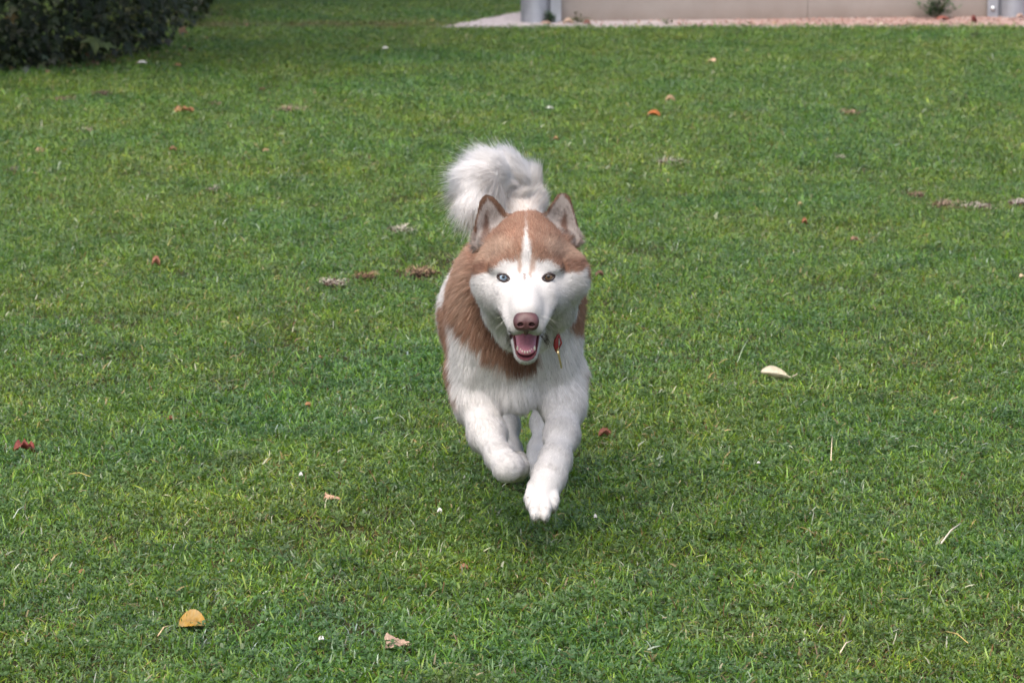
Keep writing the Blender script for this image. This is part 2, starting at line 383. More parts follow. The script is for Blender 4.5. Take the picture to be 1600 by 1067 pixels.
def shell(a, z):
    c_, s_ = math.cos(a), math.sin(a); e = 2 / 4.
    return np.array([-5.0 + 3.0 * prof(z) * np.sign(c_) * abs(c_) ** e, 19.75 + 3.35 * prof(z) * np.sign(s_) * abs(s_) ** e, z])
V = []; F = []; Cc = []
def put_leaf(p, out, size, c, tgt=None):
    nr = out * .8 + lr.normal(size=3) * .45 + np.array([0, 0, .55]); up = np.array([lr.normal() * .5, lr.normal() * .5, -1]) + out * .5
    v, f = leaf_geo(p, size, nr, up, lr.uniform(.05, .3))
    if tgt is not None: return v, f
    o = len(V); V.extend(v); F.extend([tuple(i + o for i in q) for q in f]); Cc.extend([c * .8] + [c] * 16)
GL = [(.018, .034, .011), (.026, .046, .014), (.014, .027, .010), (.022, .036, .018), (.036, .050, .015)]
for k in range(24000):
    low = k < 8000
    a = lr.uniform(-2.3, .9) if low else lr.uniform(0, 6.28); z = abs(lr.normal()) * .28 + .03 if low else lr.uniform(.4, 6.7)
    p = shell(a, z); q = shell(a + .01, z); tg = q - p; out = np.array([tg[1], -tg[0], 0]); out /= np.linalg.norm(out) + 1e-9
    d = lr.exponential(.22) - .10 + .12 * math.sin(a * 23 + z * 3) * (z > .3); size = lr.uniform(.035, .09) if low else lr.uniform(.14, .26)
    put_leaf(p - out * d, out, size, np.array(GL[lr.integers(5)]) * math.exp(lr.normal() * .2))
o = mesh_np('foliage', np.array(V) - TO, F, leaf_mat, tree, False, np.array(Cc)); o['kind'] = 'stuff'
# limbs
bark = simple('grey_bark', (.085, .07, .055), .95, nscale=20, var=.35, bump=.6)
tube('trunk', [(-5.2, 20.4, -.05), (-5.15, 20.35, 1.2), (-5.25, 20.4, 2.6), (-5.1, 20.3, 4.4)], [.24, .19, .15, .07], bark, tree, TO, 12)
for k in range(9):
    a = -2.2 + k * .42; e = shell(a, .25 + .15 * (k % 3)); m = (TO + e) / 2 + [0, 0, .9]
    tube('limb', [TO + [0, 0, .6 + .1 * k], (TO + m) / 2 + [0, 0, .6], m, e], [.08, .055, .035, .012], bark, tree, TO, 7)
# single leaves that stand out of the dark
for px, py, w_, Yv, c in ((147, 62, .17, 17.65, (.075, .11, .030)), (165, 70, .13, 17.6, (.08, .12, .045)), (130, 62, .12, 17.75, (.12, .12, .025)), (205, 18, .15, 18.3, (.10, .13, .03)), (214, 10, .12, 18.4, (.085, .12, .035)), (196, 26, .12, 18.2, (.07, .11, .035)), (18, 24, .09, 17.3, (.16, .115, .03)),
        (250, 40, .09, 19.0, (.05, .085, .035)), (285, 36, .10, 19.8, (.06, .09, .03)), (283, 46, .08, 19.6, (.20, .12, .06)), (197, 72, .09, 18.3, (.045, .08, .035)), (240, 50, .09, 18.9, (.045, .075, .035)), (262, 64, .07, 19.0, (.12, .13, .12)), (135, 20, .10, 17.8, (.045, .09, .045)), (70, 88, .07, 17.4, (.05, .08, .05)), (42, 108, .06, 17.2, (.06, .09, .06)), (138, 84, .07, 17.9, (.13, .09, .04)), (172, 86, .07, 18.0, (.12, .10, .05)), (325, 24, .08, 20.9, (.07, .10, .03)), (306, 62, .09, 19.9, (.13, .14, .03))):
    p = at(px, py, Yv - .62); v, f = put_leaf(p, np.array([.5, -.85, 0]), w_ * 1.05, None, 1)
    c = np.array(c) * .85
    mesh_np('leaf', np.array(v) - TO, f, leaf_mat, tree, False, np.array([c * .85] + [c * lr.uniform(.85, 1.15) for _ in range(16)]))

V = []; F = []; Cc = []
for k in range(420):
    a = lr.uniform(-1.75, .55); p = shell(a, .02); q = shell(a + .01, .02); tg = q - p; out = np.array([tg[1], -tg[0], 0]); out /= np.linalg.norm(out) + 1e-9
    p = p + out * lr.normal() * .14 + np.array([lr.normal() * .05, lr.normal() * .05, .012 - p[2] + abs(lr.normal()) * .012])
    v, f = leaf_geo(p, lr.uniform(.02, .055), lr.normal(size=3) * .5 + np.array([0, -.3, 1]), lr.normal(size=3), lr.uniform(.1, .5)); o_ = len(V); V.extend(v); F.extend([tuple(i + o_ for i in q_) for q_ in f])
    Cc.extend([np.array([(.16, .09, .05), (.10, .06, .04), (.22, .14, .08), (.07, .05, .035)][lr.integers(4)])] * 17)
o = mesh_np('leaf_litter', V, F, leaf_mat, None, False, np.array(Cc)); tag(o, 'brown leaf litter on the bare soil along the foot of the maple', 'litter', kind='stuff')

# ------------------------------------------------------------------ fallen leaves and other bits on the lawn
LM = col_mat('dry_leaf', .65, .35, .2)
kr = np.random.default_rng(5)
def fallen(px, py, wpx, hpx, colr, label, cat='leaf', name='fallen_leaf', shape='oval', curl=.5, rot=0, lift=.012, colr2=None, rough=.35, group='fallen leaves lying on the lawn'):
    g0 = gr(px, py + hpx * .3); mpp = np.linalg.norm(g0 - [0, 0, CAM_H]) / FPX
    Wd = wpx * mpp; Hd = hpx * mpp; nu, nv = 22, 9; V = []; F = []; Cc = []
    c1 = np.array(colr); c2 = np.array(colr2 if colr2 else c1 * .72)
    for i in range(nu):
        t = i / (nu - 1); x = (t - .5) * Wd
        if shape == 'oval': w_ = math.sin(math.pi * t) ** .6
        elif shape == 'lance': w_ = (math.sin(math.pi * min(t * 1.25, 1) ** 1.0) ** .8 if t < .8 else .03) + .02
        elif shape == 'fan': w_ = (1 - t) ** .55 * min(1, t * 8 + .35)
        elif shape == 'lobed': w_ = (math.sin(math.pi * t) ** .5) * (.62 + .38 * abs(math.sin(t * 9.5)))
        elif shape == 'twig': w_ = .5
        else: w_ = 1
        for j in range(nv):
            s = (j / (nv - 1) * 2 - 1); y = s * w_ * Hd * .9
            z = lift + curl * Hd * .9 * (s * s) * w_ + Hd * .55 * (.5 + .5 * s) * w_ * .9
            z += (math.sin(t * 5.1 + s * 2) * .10 + kr.normal() * .035) * Hd * rough * 3
            if shape == 'lance': z += Hd * 1.3 * (t - .55) ** 2 * 2.2
            y += kr.normal() * .03 * Hd; vein = .8 if abs(s) < .15 else 1
            V.append((x, y, z)); m = min(1, max(0, .5 + .6 * math.sin(t * 6 + px) * s + kr.normal() * .22)); Cc.append((c1 * (1 - m) + c2 * m) * vein * math.exp(kr.normal() * .08))
    n0 = len(V); V += [(x, y, z - .0012) for x, y, z in V]; Cc += Cc[:]
    for i in range(nu - 1):
        for j in range(nv - 1):
            a = i * nv + j; F.append((a, a + 1, a + nv + 1, a + nv)); F.append((n0 + a, n0 + a + nv, n0 + a + nv + 1, n0 + a + 1))
    for i in range(nu - 1):
        for j in (0, nv - 1): a = i * nv + j; F.append((a, a + nv, n0 + a + nv, n0 + a))
    for j in range(nv - 1):
        for i in (0, nu - 1): a = i * nv + j; F.append((a, a + 1, n0 + a + 1, n0 + a))
    o = mesh_np(name, V, F, LM, None, True, np.array(Cc), loc=tuple(g0)); o.rotation_euler = (0, 0, rot)
    tag(o, label, cat, group); return o
OR, RD, TN, PL, YE, BR = (.34, .125, .055), (.20, .055, .040), (.42, .27, .19), (.62, .56, .42), (.34, .19, .022), (.13, .065, .045)
FL = [
 (300, 978, 42, 29, YE, 'yellow-orange rounded leaf standing half upright in the grass at the bottom left', dict(curl=.2, colr2=(.36, .25, .10), rough=.1)),
 (622, 1014, 46, 22, (.46, .33, .25), 'pale brown fan-shaped leaf with a stalk near the bottom edge below the dog', dict(shape='fan', curl=.3)),
 (519, 786, 26, 11, (.60, .38, .26), 'small pinkish tan leaf left of the dog\'s folded front leg', dict(shape='fan', curl=.4)),
 (1217, 596, 58, 14, (.66, .61, .47), 'long pale beige curled leaf lying alone right of the dog', dict(shape='lance', curl=.9, rot=.12, colr2=(.50, .46, .34), rough=.1)),
 (38, 709, 34, 13, (.23, .055, .045), 'dark red crumpled leaf near the left edge of the lawn', dict(shape='lobed', curl=1.1, rough=.9)),
 (945, 687, 21, 9, (.26, .10, .07), 'reddish brown crumpled leaf just right of the reaching front leg', dict(curl=1.2, rough=.8)),
 (288, 178, 33, 10, (.36, .16, .085), 'orange-brown crinkled leaf on the shaded grass near the maple', dict(shape='lobed', curl=.9, rough=.8)),
 (65, 236, 22, 9, (.46, .30, .20), 'tan domed leaf lying at the left edge in the upper lawn', dict(curl=-.4)),
 (244, 417, 13, 9, (.42, .19, .13), 'small curled reddish leaf alone left of the dog\'s head', dict(curl=1.3, rough=.8)),
 (1021, 183, 21, 9, (.40, .125, .030), 'bright rust orange leaf on the far lawn right of the tail', dict(curl=.7, rot=-.3)),
 (1047, 161, 15, 6, (.50, .34, .22), 'folded brown and tan leaf just above the rust orange one', dict(curl=1.4)),
 (1112, 98, 14, 8, (.66, .46, .32), 'small peach-coloured leaf on the far lawn below the concrete wall', dict(curl=.3, rot=-.5)),
 (1167, 83, 9, 4, (.62, .47, .20), 'tiny yellow leaf beside the peach-coloured one on the far lawn', dict(curl=.3)),
 (410, 147, 12, 6, BR, 'very dark curled leaf on the far lawn right of the maple', dict(curl=1.2, rough=.9)),
 (481, 641, 11, 6, (.42, .22, .10), 'small orange-brown leaf scrap in the grass left of the dog\'s chest', dict(curl=.8)),
 (500, 566, 8, 4, (.22, .12, .07), 'tiny brown leaf scrap left of the dog above the orange-brown one', dict(curl=.8)),
 (937, 437, 14, 8, (.16, .09, .065), 'dark brown leaf directly right of the dog\'s cheek', dict(curl=1.1, rough=.8)),
 (1250, 324, 8, 5, (.60, .44, .26), 'tiny pale tan leaf in the middle of the right-hand lawn', dict(curl=.6)),
 (1257, 353, 9, 7, (.30, .12, .06), 'small rust leaf below the tiny pale tan leaf on the right-hand lawn', dict(curl=1)),
 (1335, 380, 14, 6, (.30, .18, .12), 'small dull brown leaf on the right-hand lawn at ear height', dict(curl=.8)),
 (1596, 438, 8, 6, (.62, .50, .34), 'tan leaf scrap touching the right edge of the lawn', dict(curl=.5)),
 (267, 663, 14, 6, (.30, .14, .08), 'dull red-brown leaf sunk in the grass in the left middle', dict(curl=.9)),
 (725, 897, 14, 7, (.28, .15, .08), 'small brown leaf below the folded front leg', dict(curl=.9)),
 (128, 905, 12, 6, (.30, .15, .07), 'small brown leaf in the grass above the yellow-orange leaf, to its left', dict(curl=.9)),
 (270, 238, 12, 5, (.32, .17, .10), 'small reddish leaf in the upper left lawn under the orange-brown one', dict(curl=.9)),
 (415, 240, 12, 5, (.40, .25, .15), 'small tan leaf on the upper lawn left of the tail', dict(curl=.5)),
 (868, 222, 9, 5, (.33, .20, .10), 'small brown leaf just right of the tail tip hairs', dict(curl=.9)),
 (277, 107, 13, 5, (.22, .11, .06), 'dull brown leaf in the shade beside the maple', dict(curl=.8)),
]
for px, py, w_, h_, c, lab, kw in FL: fallen(px, py, w_, h_, c, lab, **kw)
WT = (.70, .70, .68)
for px, py, w_, h_, lab in ((222, 105, 15, 5, 'white scrap of paper on the shaded grass below the maple'), (602, 82, 9, 4, 'small white scrap on the far lawn left of the path'), (687, 816, 8, 6, 'white petal in the grass under the folded front leg'), (930, 826, 6, 6, 'white daisy head right of the reaching paw'), (470, 759, 6, 6, 'white daisy head above the pinkish tan leaf'), (502, 1019, 9, 6, 'white petal near the bottom edge left of the fan-shaped leaf'), (859, 177, 11, 4, 'pale scrap on the far lawn above the tail'), (1185, 740, 5, 3, 'tiny white speck in the grass below the long beige leaf')):
    fallen(px, py, w_, h_, WT, lab, 'scrap', 'white_scrap', curl=.5, lift=.024, rough=.2, group='white scraps and petals in the lawn')
def straw(p0, p1, r, c, lab, name='straw'):
    a, b = gr(*p0), gr(*p1); a[2] = .026; b[2] = .034; m = (a + b) / 2 + [0, 0, .006]
    o = tube(name, [a, m, b], [r, r * .9, r * .6], simple('dry_straw', c, .7, nscale=200), None, a, 6); o.location = tuple(a); tag(o, lab, 'straw' if name == 'straw' else 'twig', 'dry stalks lying on the lawn'); return o
straw((1470, 870), (1500, 845), .0018, (.50, .47, .38), 'pale grey twig lying diagonally in the lower right grass', 'twig')
straw((1298, 738), (1300, 706), .0012, (.62, .52, .36), 'single upright pale stalk right of the reaching paw')
straw((1478, 1010), (1512, 1036), .0011, (.50, .38, .14), 'yellow stalk near the bottom right corner')
straw((1312, 1044), (1330, 1032), .0013, (.55, .48, .36), 'short pale straw near the bottom edge at the right')
straw((247, 1017), (266, 1008), .0013, (.50, .38, .22), 'short tan straw beneath the yellow-orange leaf')
straw((108, 760), (142, 770), .0010, (.48, .38, .12), 'yellow straw in the grass below the dark red leaf')
straw((262, 397), (272, 386), .0010, (.50, .44, .16), 'short yellow straw beside the small curled reddish leaf')
straw((21, 830), (38, 818), .0012, (.40, .46, .38), 'pale bent stalk at the left edge of the lawn')
straw((1152, 582), (1168, 552), .0010, (.36, .44, .30), 'pale grass stalk left of the long beige leaf')
# tufts of torn dry grass and crumbs of soil where the turf is worn
TG = col_mat('dry_thatch', .9, .15, .1)
def clump(px, py, wpx, label, c, dark=.4):
    g0 = gr(px, py); mpp = np.linalg.norm(g0 - [0, 0, CAM_H]) / FPX; W_ = wpx * mpp; V = []; F = []; Cc = []
    for k in range(int(110 * max(1, W_ / .05))):
        r0 = np.array([kr.normal() * W_ * .26, kr.normal() * W_ * .30, kr.uniform(.004, .020)]); a = kr.uniform(0, 6.28); L = kr.uniform(.012, .035); d = np.array([math.cos(a), math.sin(a), kr.uniform(-.2, .5)]) * L; s = np.array([-math.sin(a), math.cos(a), .3]) * kr.uniform(.0007, .0014)
        cc = np.array(c) * math.exp(kr.normal() * .35); i0 = len(V); mid = r0 + d * .5 + [0, 0, L * .18]
        V += [r0 - s, r0 + s, mid - s, mid + s, r0 + d]; F += [(i0, i0 + 1, i0 + 3, i0 + 2), (i0 + 2, i0 + 3, i0 + 4)]; Cc += [cc] * 5
    for k in range(int(50 * max(1, W_ / .04))):
        r = kr.uniform(.002, .0065); v, f = blob(np.array([kr.normal() * W_ * .24, kr.normal() * W_ * .3, r * .5 + kr.uniform(0, .014)]), np.array([r, r, r * .7]), kr); o_ = len(V); V += list(v); F += [tuple(i + o_ for i in q) for q in f]
        Cc += [np.array((.075, .048, .035)) * math.exp(kr.normal() * .4)] * 12
    o = mesh_np('torn_turf', V, F, TG, None, False, np.array(Cc), loc=tuple(g0)); tag(o, label, 'turf patch', 'worn patches in the lawn', 'stuff')
for px, py, w_, lab, c in ((572, 439, 34, 'dark crumbly worn patch nearest the dog on its left', (.20, .13, .08)), (655, 432, 52, 'long brown worn patch touching the dog\'s shoulder outline', (.20, .14, .09)), (518, 449, 34, 'grey dry tuft left of the dark crumbly patch', (.34, .31, .26)),
    (1046, 258, 46, 'grey dry tuft on the far lawn right of the tail', (.34, .33, .29)), (626, 366, 38, 'grey dry tuft left of the dog\'s ear', (.34, .32, .27)), (1325, 181, 34, 'brown worn patch on the far right lawn nearest the wall', (.24, .16, .12)),
    (1478, 325, 44, 'brown and grey worn patch among three at the right edge, leftmost of them', (.26, .20, .15)), (1524, 329, 46, 'grey worn patch in the middle of the three at the right edge', (.33, .29, .26)), (1594, 324, 34, 'grey worn patch cut by the right edge', (.33, .29, .27)),
    (1433, 311, 20, 'small brown clod of turf left of the three worn patches at the right', (.24, .17, .13)), (95, 160, 36, 'brown worn patch near the left edge below the maple', (.18, .13, .10)), (158, 150, 30, 'dark worn patch below the maple, right of the brown one', (.12, .10, .08)),
    (334, 168, 22, 'small dark clod of turf right of the orange-brown crinkled leaf', (.16, .12, .09)), (452, 175, 40, 'brown worn patch on the upper lawn between maple and tail', (.30, .23, .17)), (132, 208, 22, 'pale worn spot on the upper left lawn', (.36, .32, .25)),
    (333, 303, 22, 'greyish worn tuft on the left lawn level with the tail', (.22, .20, .17)), (1310, 253, 10, 'tiny grey tuft on the right lawn level with the tail', (.36, .31, .28)), (1524, 58, 18, 'dark clod at the far edge of the lawn by the right-hand column', (.06, .06, .05)), (22, 272, 22, 'dark clod of turf at the left edge under the tan domed leaf', (.14, .12, .10))):
    clump(px, py, w_, lab, c)
# ------------------------------------------------------------------ weeds and debris at the foot of the wall
def weed(px, py, h_, w_, n, c, label, up=.8, Y=None):
    b = gr(px, py); 
    if Y: b = np.array([at(px, py, Y)[0], Y, 0])
    root = empty('weed', tuple(b)); tag(root, label, 'plant'); ST_ = []
    V = []; F = []; Cc = []
    for k in range(n):
        a = kr.uniform(0, 6.28); el = kr.uniform(.3, 1.25); d = np.array([math.cos(a) * math.cos(el) * w_, math.sin(a) * math.cos(el) * w_ * .5, math.sin(el) * h_]); Ls = kr.uniform(.6, 1)
        if k < 9: tube('stem', [np.array([0, 0, 0.]), d * .5 * Ls + [0, 0, .01], d * Ls], [.0022, .0018, .001], simple('weed_stem', (.10, .12, .05), .7), root, np.zeros(3), 5)
        for q in range(7):
            p = d * Ls * kr.uniform(.25, 1.02) + kr.normal(size=3) * .008; aa = kr.uniform(0, 6.28); L = kr.uniform(.02, .045); e = np.array([math.cos(aa), math.sin(aa), kr.uniform(-.3, .8)]) * L; s = np.cross(e, [0, 0, 1]); s /= np.linalg.norm(s); s *= L * .20
            i0 = len(V); V += [p, p + e * .4 + s, p + e, p + e * .4 - s]; F += [(i0, i0 + 1, i0 + 2), (i0, i0 + 2, i0 + 3)]; Cc += [np.array(c) * math.exp(kr.normal() * .3)] * 4
    o = mesh_np('foliage', V, F, leaf_mat, root, False, np.array(Cc)); o['kind'] = 'stuff'
weed(1462, 32, .26, .19, 90, (.045, .115, .04), 'dark green bushy weed growing against the concrete wall near the right-hand column', Y=21.25)
weed(856, 37, .10, .07, 16, (.045, .095, .045), 'small green weed at the foot of the left-hand column', Y=20.82)
weed(905, 38, .07, .09, 10, (.09, .10, .045), 'sparse low weed among dead leaves at the wall\'s left end', Y=20.82)
weed(1042, 39, .03, .03, 5, (.09, .12, .05), 'tiny weed sprouting in front of the middle of the wall', Y=20.7)
G2 = 'dead leaves along the foot of the wall'
for px, py, w_, h_, c, lab, kw in ((893, 27, 9, 13, (.40, .26, .12), 'yellowish dead leaf leaning upright against the left end of the wall', dict(curl=.3)), (888, 37, 16, 7, (.55, .42, .32), 'pale curled dead leaf lying under the yellowish leaning one', dict(curl=1)), (853, 38, 16, 5, (.48, .33, .26), 'tan dead leaf lying at the foot of the left-hand column', dict(curl=.6)),
    (917, 38, 12, 5, (.30, .14, .11), 'reddish dead leaf lying to the right of the sparse weed', dict(curl=1)), (1473, 31, 20, 6, (.30, .10, .075), 'dark red dead leaf caught in the bushy weed', dict(curl=.6)), (1522, 35, 9, 7, (.16, .035, .03), 'small maroon lump lying right of the bushy weed', dict(curl=1.4)), (1377, 39, 6, 5, (.75, .66, .56), 'cream pebble-sized scrap on the red chippings', dict(curl=.4)),
    (1594, 28, 12, 6, (.50, .36, .30), 'pale dead leaf at the right edge below the cut-off column', dict(curl=.8)), (1210, 38, 6, 3, (.55, .40, .22), 'tiny yellow scrap on the red chippings near the middle', dict(curl=.4)), (672, 35, 16, 4, (.34, .20, .12), 'rusty dead leaf at the left tip of the path', dict(curl=.6))):
    fallen(px, py, w_, h_, c, lab, lift=.006, group=G2, **kw)


# ================================================================== THE DOG
class SDF:
    """distance field built from smooth-blended ellipsoids and tapered limbs, turned into one closed mesh"""
    def __init__(s, lo, hi, h):
        s.lo = np.array(lo, float); s.h = h
        s.n = np.ceil((np.array(hi) - s.lo) / h).astype(int) + 1
        s.D = np.full(s.n, .04, np.float32)
        s.ax = [(s.lo[k] + h * np.arange(s.n[k])).astype(np.float32) for k in range(3)]
    def box(s, lo, hi):
        a = np.clip(np.floor((lo - s.lo) / s.h).astype(int), 0, s.n); b = np.clip(np.ceil((hi - s.lo) / s.h).astype(int) + 1, 0, s.n)
        sl = tuple(slice(a[k], b[k]) for k in range(3))
        X = s.ax[0][sl[0]][:, None, None]; Y = s.ax[1][sl[1]][None, :, None]; Z = s.ax[2][sl[2]][None, None, :]
        return sl, X, Y, Z
    def put(s, sl, d, k, sub=False):
        A = s.D[sl]
        if sub:
            d = -d; hh = np.maximum(k - np.abs(A - d), 0) / k if k else 0
            s.D[sl] = np.maximum(A, d) + (hh * hh * k * .25 if k else 0)
        else:
            hh = np.maximum(k - np.abs(A - d), 0) / k
            s.D[sl] = np.minimum(A, d) - hh * hh * k * .25
    def ell(s, c, r, k=.02, sub=False):
        c = np.array(c, float); r = np.array(r, float) * np.ones(3); m = .04
        sl, X, Y, Z = s.box(c - r - m, c + r + m)
        x, y, z = (X - c[0]), (Y - c[1]), (Z - c[2])
        k0 = np.sqrt((x / r[0]) ** 2 + (y / r[1]) ** 2 + (z / r[2]) ** 2); k1 = np.sqrt((x / r[0] ** 2) ** 2 + (y / r[1] ** 2) ** 2 + (z / r[2] ** 2) ** 2)
        s.put(sl, k0 * (k0 - 1) / np.maximum(k1, 1e-6), k, sub)
    def cone(s, a, b, ra, rb, k=.02, sub=False, flat=None):
        a = np.array(a, float); b = np.array(b, float); m = .04 + max(ra, rb)
        sl, X, Y, Z = s.box(np.minimum(a, b) - m, np.maximum(a, b) + m)
        ba = b - a; L2 = (ba ** 2).sum()
        x, y, z = X - a[0], Y - a[1], Z - a[2]
        h = np.clip((x * ba[0] + y * ba[1] + z * ba[2]) / L2, 0, 1)
        dx, dy, dz = x - ba[0] * h, y - ba[1] * h, z - ba[2] * h
        if flat is not None:      # (axis, factor): squash along an axis
            ax, fc = flat; ax = np.array(ax) / np.linalg.norm(ax)
            q = dx * ax[0] + dy * ax[1] + dz * ax[2]
            dx, dy, dz = dx + ax[0] * q * (fc - 1), dy + ax[1] * q * (fc - 1), dz + ax[2] * q * (fc - 1)
        s.put(sl, np.sqrt(dx * dx + dy * dy + dz * dz) - (ra + (rb - ra) * h), k, sub)
    def chain(s, pts, k=.02):
        for (a, ra), (b, rb) in zip(pts[:-1], pts[1:]): s.cone(a, b, ra, rb, k)
    def ear(s, tip, bi, bo, y0, rnd, th, cup, k=.008, lean=0.0):
        tri = [np.array([p[0], p[2]]) for p in (tip, bi, bo)]
        lo = np.array([min(t[0] for t in tri) - .03, y0 - .06, min(t[1] for t in tri) - .03]); hi = np.array([max(t[0] for t in tri) + .03, y0 + .06, max(t[1] for t in tri) + .03])
        sl, X, Y, Z = s.box(lo, hi)
        P = np.stack(np.broadcast_arrays(X[:, :, 0], Z[:, 0, :]), -1)  # (nx, nz, 2)
        P = np.stack([np.broadcast_to(X[:, 0, :], (X.shape[0], Z.shape[2])), np.broadcast_to(Z[0, :, :], (X.shape[0], Z.shape[2]))], -1).astype(np.float64)
        d2, ins = None, None
        n = 3; inside = np.ones(P.shape[:2], bool)
        orient = np.sign((tri[1][0] - tri[0][0]) * (tri[2][1] - tri[0][1]) - (tri[1][1] - tri[0][1]) * (tri[2][0] - tri[0][0]))
        for i in range(n):
            a, b = tri[i], tri[(i + 1) % n]; e = b - a; q = P - a
            t = np.clip((q @ e) / (e @ e), 0, 1)
            d = np.linalg.norm(q - t[..., None] * e, axis=-1); d2 = d if d2 is None else np.minimum(d2, d)
            inside &= ((e[0] * q[..., 1] - e[1] * q[..., 0]) * orient) > 0
        d2 = np.where(inside, -d2, d2) - rnd
        # cup: the middle lies back, the edges come forward
        m = (tri[1] + tri[2]) / 2; axis = tri[0] - m; L = np.linalg.norm(axis); axis /= L; perp = np.array([axis[1], -axis[0]])
        q = P - m; v = q @ axis; u = q @ perp; hw = np.linalg.norm(tri[1] - tri[2]) / 2 + rnd
        yc = y0 - cup * np.clip((u / hw) ** 2, 0, 1.6) - lean * v
        yy = np.abs(Y - yc[:, None, :]) - th
        dd = d2[:, None, :]
        D = np.minimum(np.maximum(dd, yy), 0) + np.sqrt(np.maximum(dd, 0) ** 2 + np.maximum(yy, 0) ** 2) - .001
        s.put(sl, D.astype(np.float32), k)
    def mesh(s):
        import openvdb
        g = openvdb.FloatGrid(); g.background = .04
        g.copyFromArray(np.ascontiguousarray(s.D))
        v, q = g.convertToQuads(isovalue=0.0)
        v = v.astype(np.float64) * s.h + s.lo
        q = np.asarray(q)[:, ::-1].copy()
        return v, q

B = SDF((-.24, 5.42, 0.0), (.24, 6.92, .80), .0026)
HZ = .001156                                          # metres per photo pixel at the head
def E(px, py, Y, r, k=.02, sub=False): B.ell(at(px, py, Y), r, k, sub)
def C(p0, p1, r0, r1, k=.02, sub=False, flat=None): B.cone(at(*p0), at(*p1), r0, r1, k, sub, flat)
# trunk
B.ell((.006, 6.00, .420), (.120, .17, .150), .04)
B.ell((-.009, 6.17, .400), (.135, .24, .134), .04)
B.cone((0, 6.25, .415), (-.004, 6.55, .440), .098, .075, .04)
B.ell((.006, 6.62, .450), (.078, .12, .092), .05)
B.cone((.010, 6.00, .480), (.024, 5.80, .530), .112, .082, .05)       # neck
E(808, 606, 5.94, (.05, .07, .042), .035)                                 # brisket
E(742, 575, 5.99, (.036, .08, .085), .04); E(872, 575, 5.98, (.036, .08, .085), .04)   # shoulders
# front leg folded at the wrist
B.chain([(at(736, 585, 6.00), .042), (at(745, 632, 5.95), .031), (at(760, 678, 5.88), .0275), (at(780, 712, 5.79), .0250)], .035)
B.chain([(at(780, 714, 5.79), .0255), (at(793, 729, 5.755), .0255), (at(806, 731, 5.79), .022), (at(806, 722, 5.85), .020)], .012)
E(813, 728, 5.80, (.012, .02, .014), .01)
# front leg reaching forward
B.chain([(at(880, 590, 5.98), .042), (at(881, 636, 5.92), .033), (at(878, 680, 5.85), .0265), (at(868, 718, 5.775), .0235), (at(858, 745, 5.73), .0240), (at(851, 765, 5.70), .0245)], .03)
B.cone(at(851, 762, 5.70), at(846, 786, 5.665), .026, .018, .012, flat=None)
CLAWS = []
for px, py, Y, r in ((828, 779, 5.672, .0125), (836, 795, 5.642, .0130), (852, 796, 5.640, .0130), (865, 781, 5.667, .0125)):
    B.cone(at(px + (850 - px) * .3, py - 22, Y + .035), at(px, py, Y), .012, r - .001, .003)
    B.ell(at(px + (843 - px) * .06, py + 8, Y - .006), (.0098, .012, .0125), .004)
    CLAWS.append(at(px + (843 - px) * .02, py + 18, Y - .012))
# hind legs
B.chain([((-.045, 6.56, .405), .068), ((-.055, 6.45, .315), .046), (at(790, 628, 6.62), .024), (at(794, 665, 6.57), .019), (at(797, 703, 6.50), .019), (at(800, 722, 6.45), .022), (at(801, 732, 6.41), .018)], .03)
B.chain([((.045, 6.56, .405), .068), ((.055, 6.43, .315), .046), (at(851, 622, 6.54), .023), (at(846, 660, 6.48), .017), (at(843, 700, 6.41), .0165), (at(841, 722, 6.36), .020), (at(838, 733, 6.32), .018)], .03)
# tail curled over the back
TAIL = [(at(812, 350, 6.64), .036), (at(822, 322, 6.70), .026), (at(818, 296, 6.71), .022), (at(799, 279, 6.69), .021), (at(775, 276, 6.65), .021), (at(757, 285, 6.61), .019), (at(748, 301, 6.58), .015)]
B.chain(TAIL, .02)
E(790, 305, 6.66, (.036, .020, .028), .02)
E(806, 302, 6.69, (.030, .022, .032), .02)
# head
E(822, 399, 5.708, (.072, .086, .067), .03)
E(809, 358, 5.748, (.024, .036, .022), .03); E(836, 357, 5.748, (.024, .036, .022), .03)                        # skull
E(769, 436, 5.702, (.033, .052, .045), .035); E(884, 432, 5.704, (.040, .052, .046), .035)
E(786, 458, 5.678, (.026, .042, .028), .035); E(859, 456, 5.678, (.027, .042, .028), .035)
E(793, 468, 5.650, (.026, .035, .034), .035); E(851, 468, 5.650, (.026, .035, .034), .035)     # cheeks
E(788, 486, 5.728, (.034, .047, .034), .035); E(862, 483, 5.728, (.040, .047, .037), .035)   # jaw muscles and ruff
E(822, 515, 5.745, (.052, .05, .036), .03)                         # throat
E(822, 402, 5.655, (.050, .040, .040), .02)                        # forehead
E(802, 414, 5.640, (.022, .018, .016), .015); E(842, 414, 5.640, (.022, .018, .016), .015)
E(786, 419, 5.640, (.022, .016, .0105), .016); E(858, 419, 5.640, (.022, .016, .0105), .016)  # brow
E(822, 440, 5.655, (.050, .045, .040), .02)                         # face under the eyes
C((822, 452, 5.635), (822, 492, 5.548), .040, .029, .02)            # muzzle
E(797, 463, 5.618, (.027, .032, .026), .02); E(847, 463, 5.618, (.027, .032, .026), .02)
C((822, 446, 5.615), (822, 484, 5.533), .021, .020, .01)            # bridge
C((797, 480, 5.605), (806, 510, 5.548), .022, .0150, .012); C((847, 480, 5.605), (838, 510, 5.548), .022, .0150, .012)   # upper lips
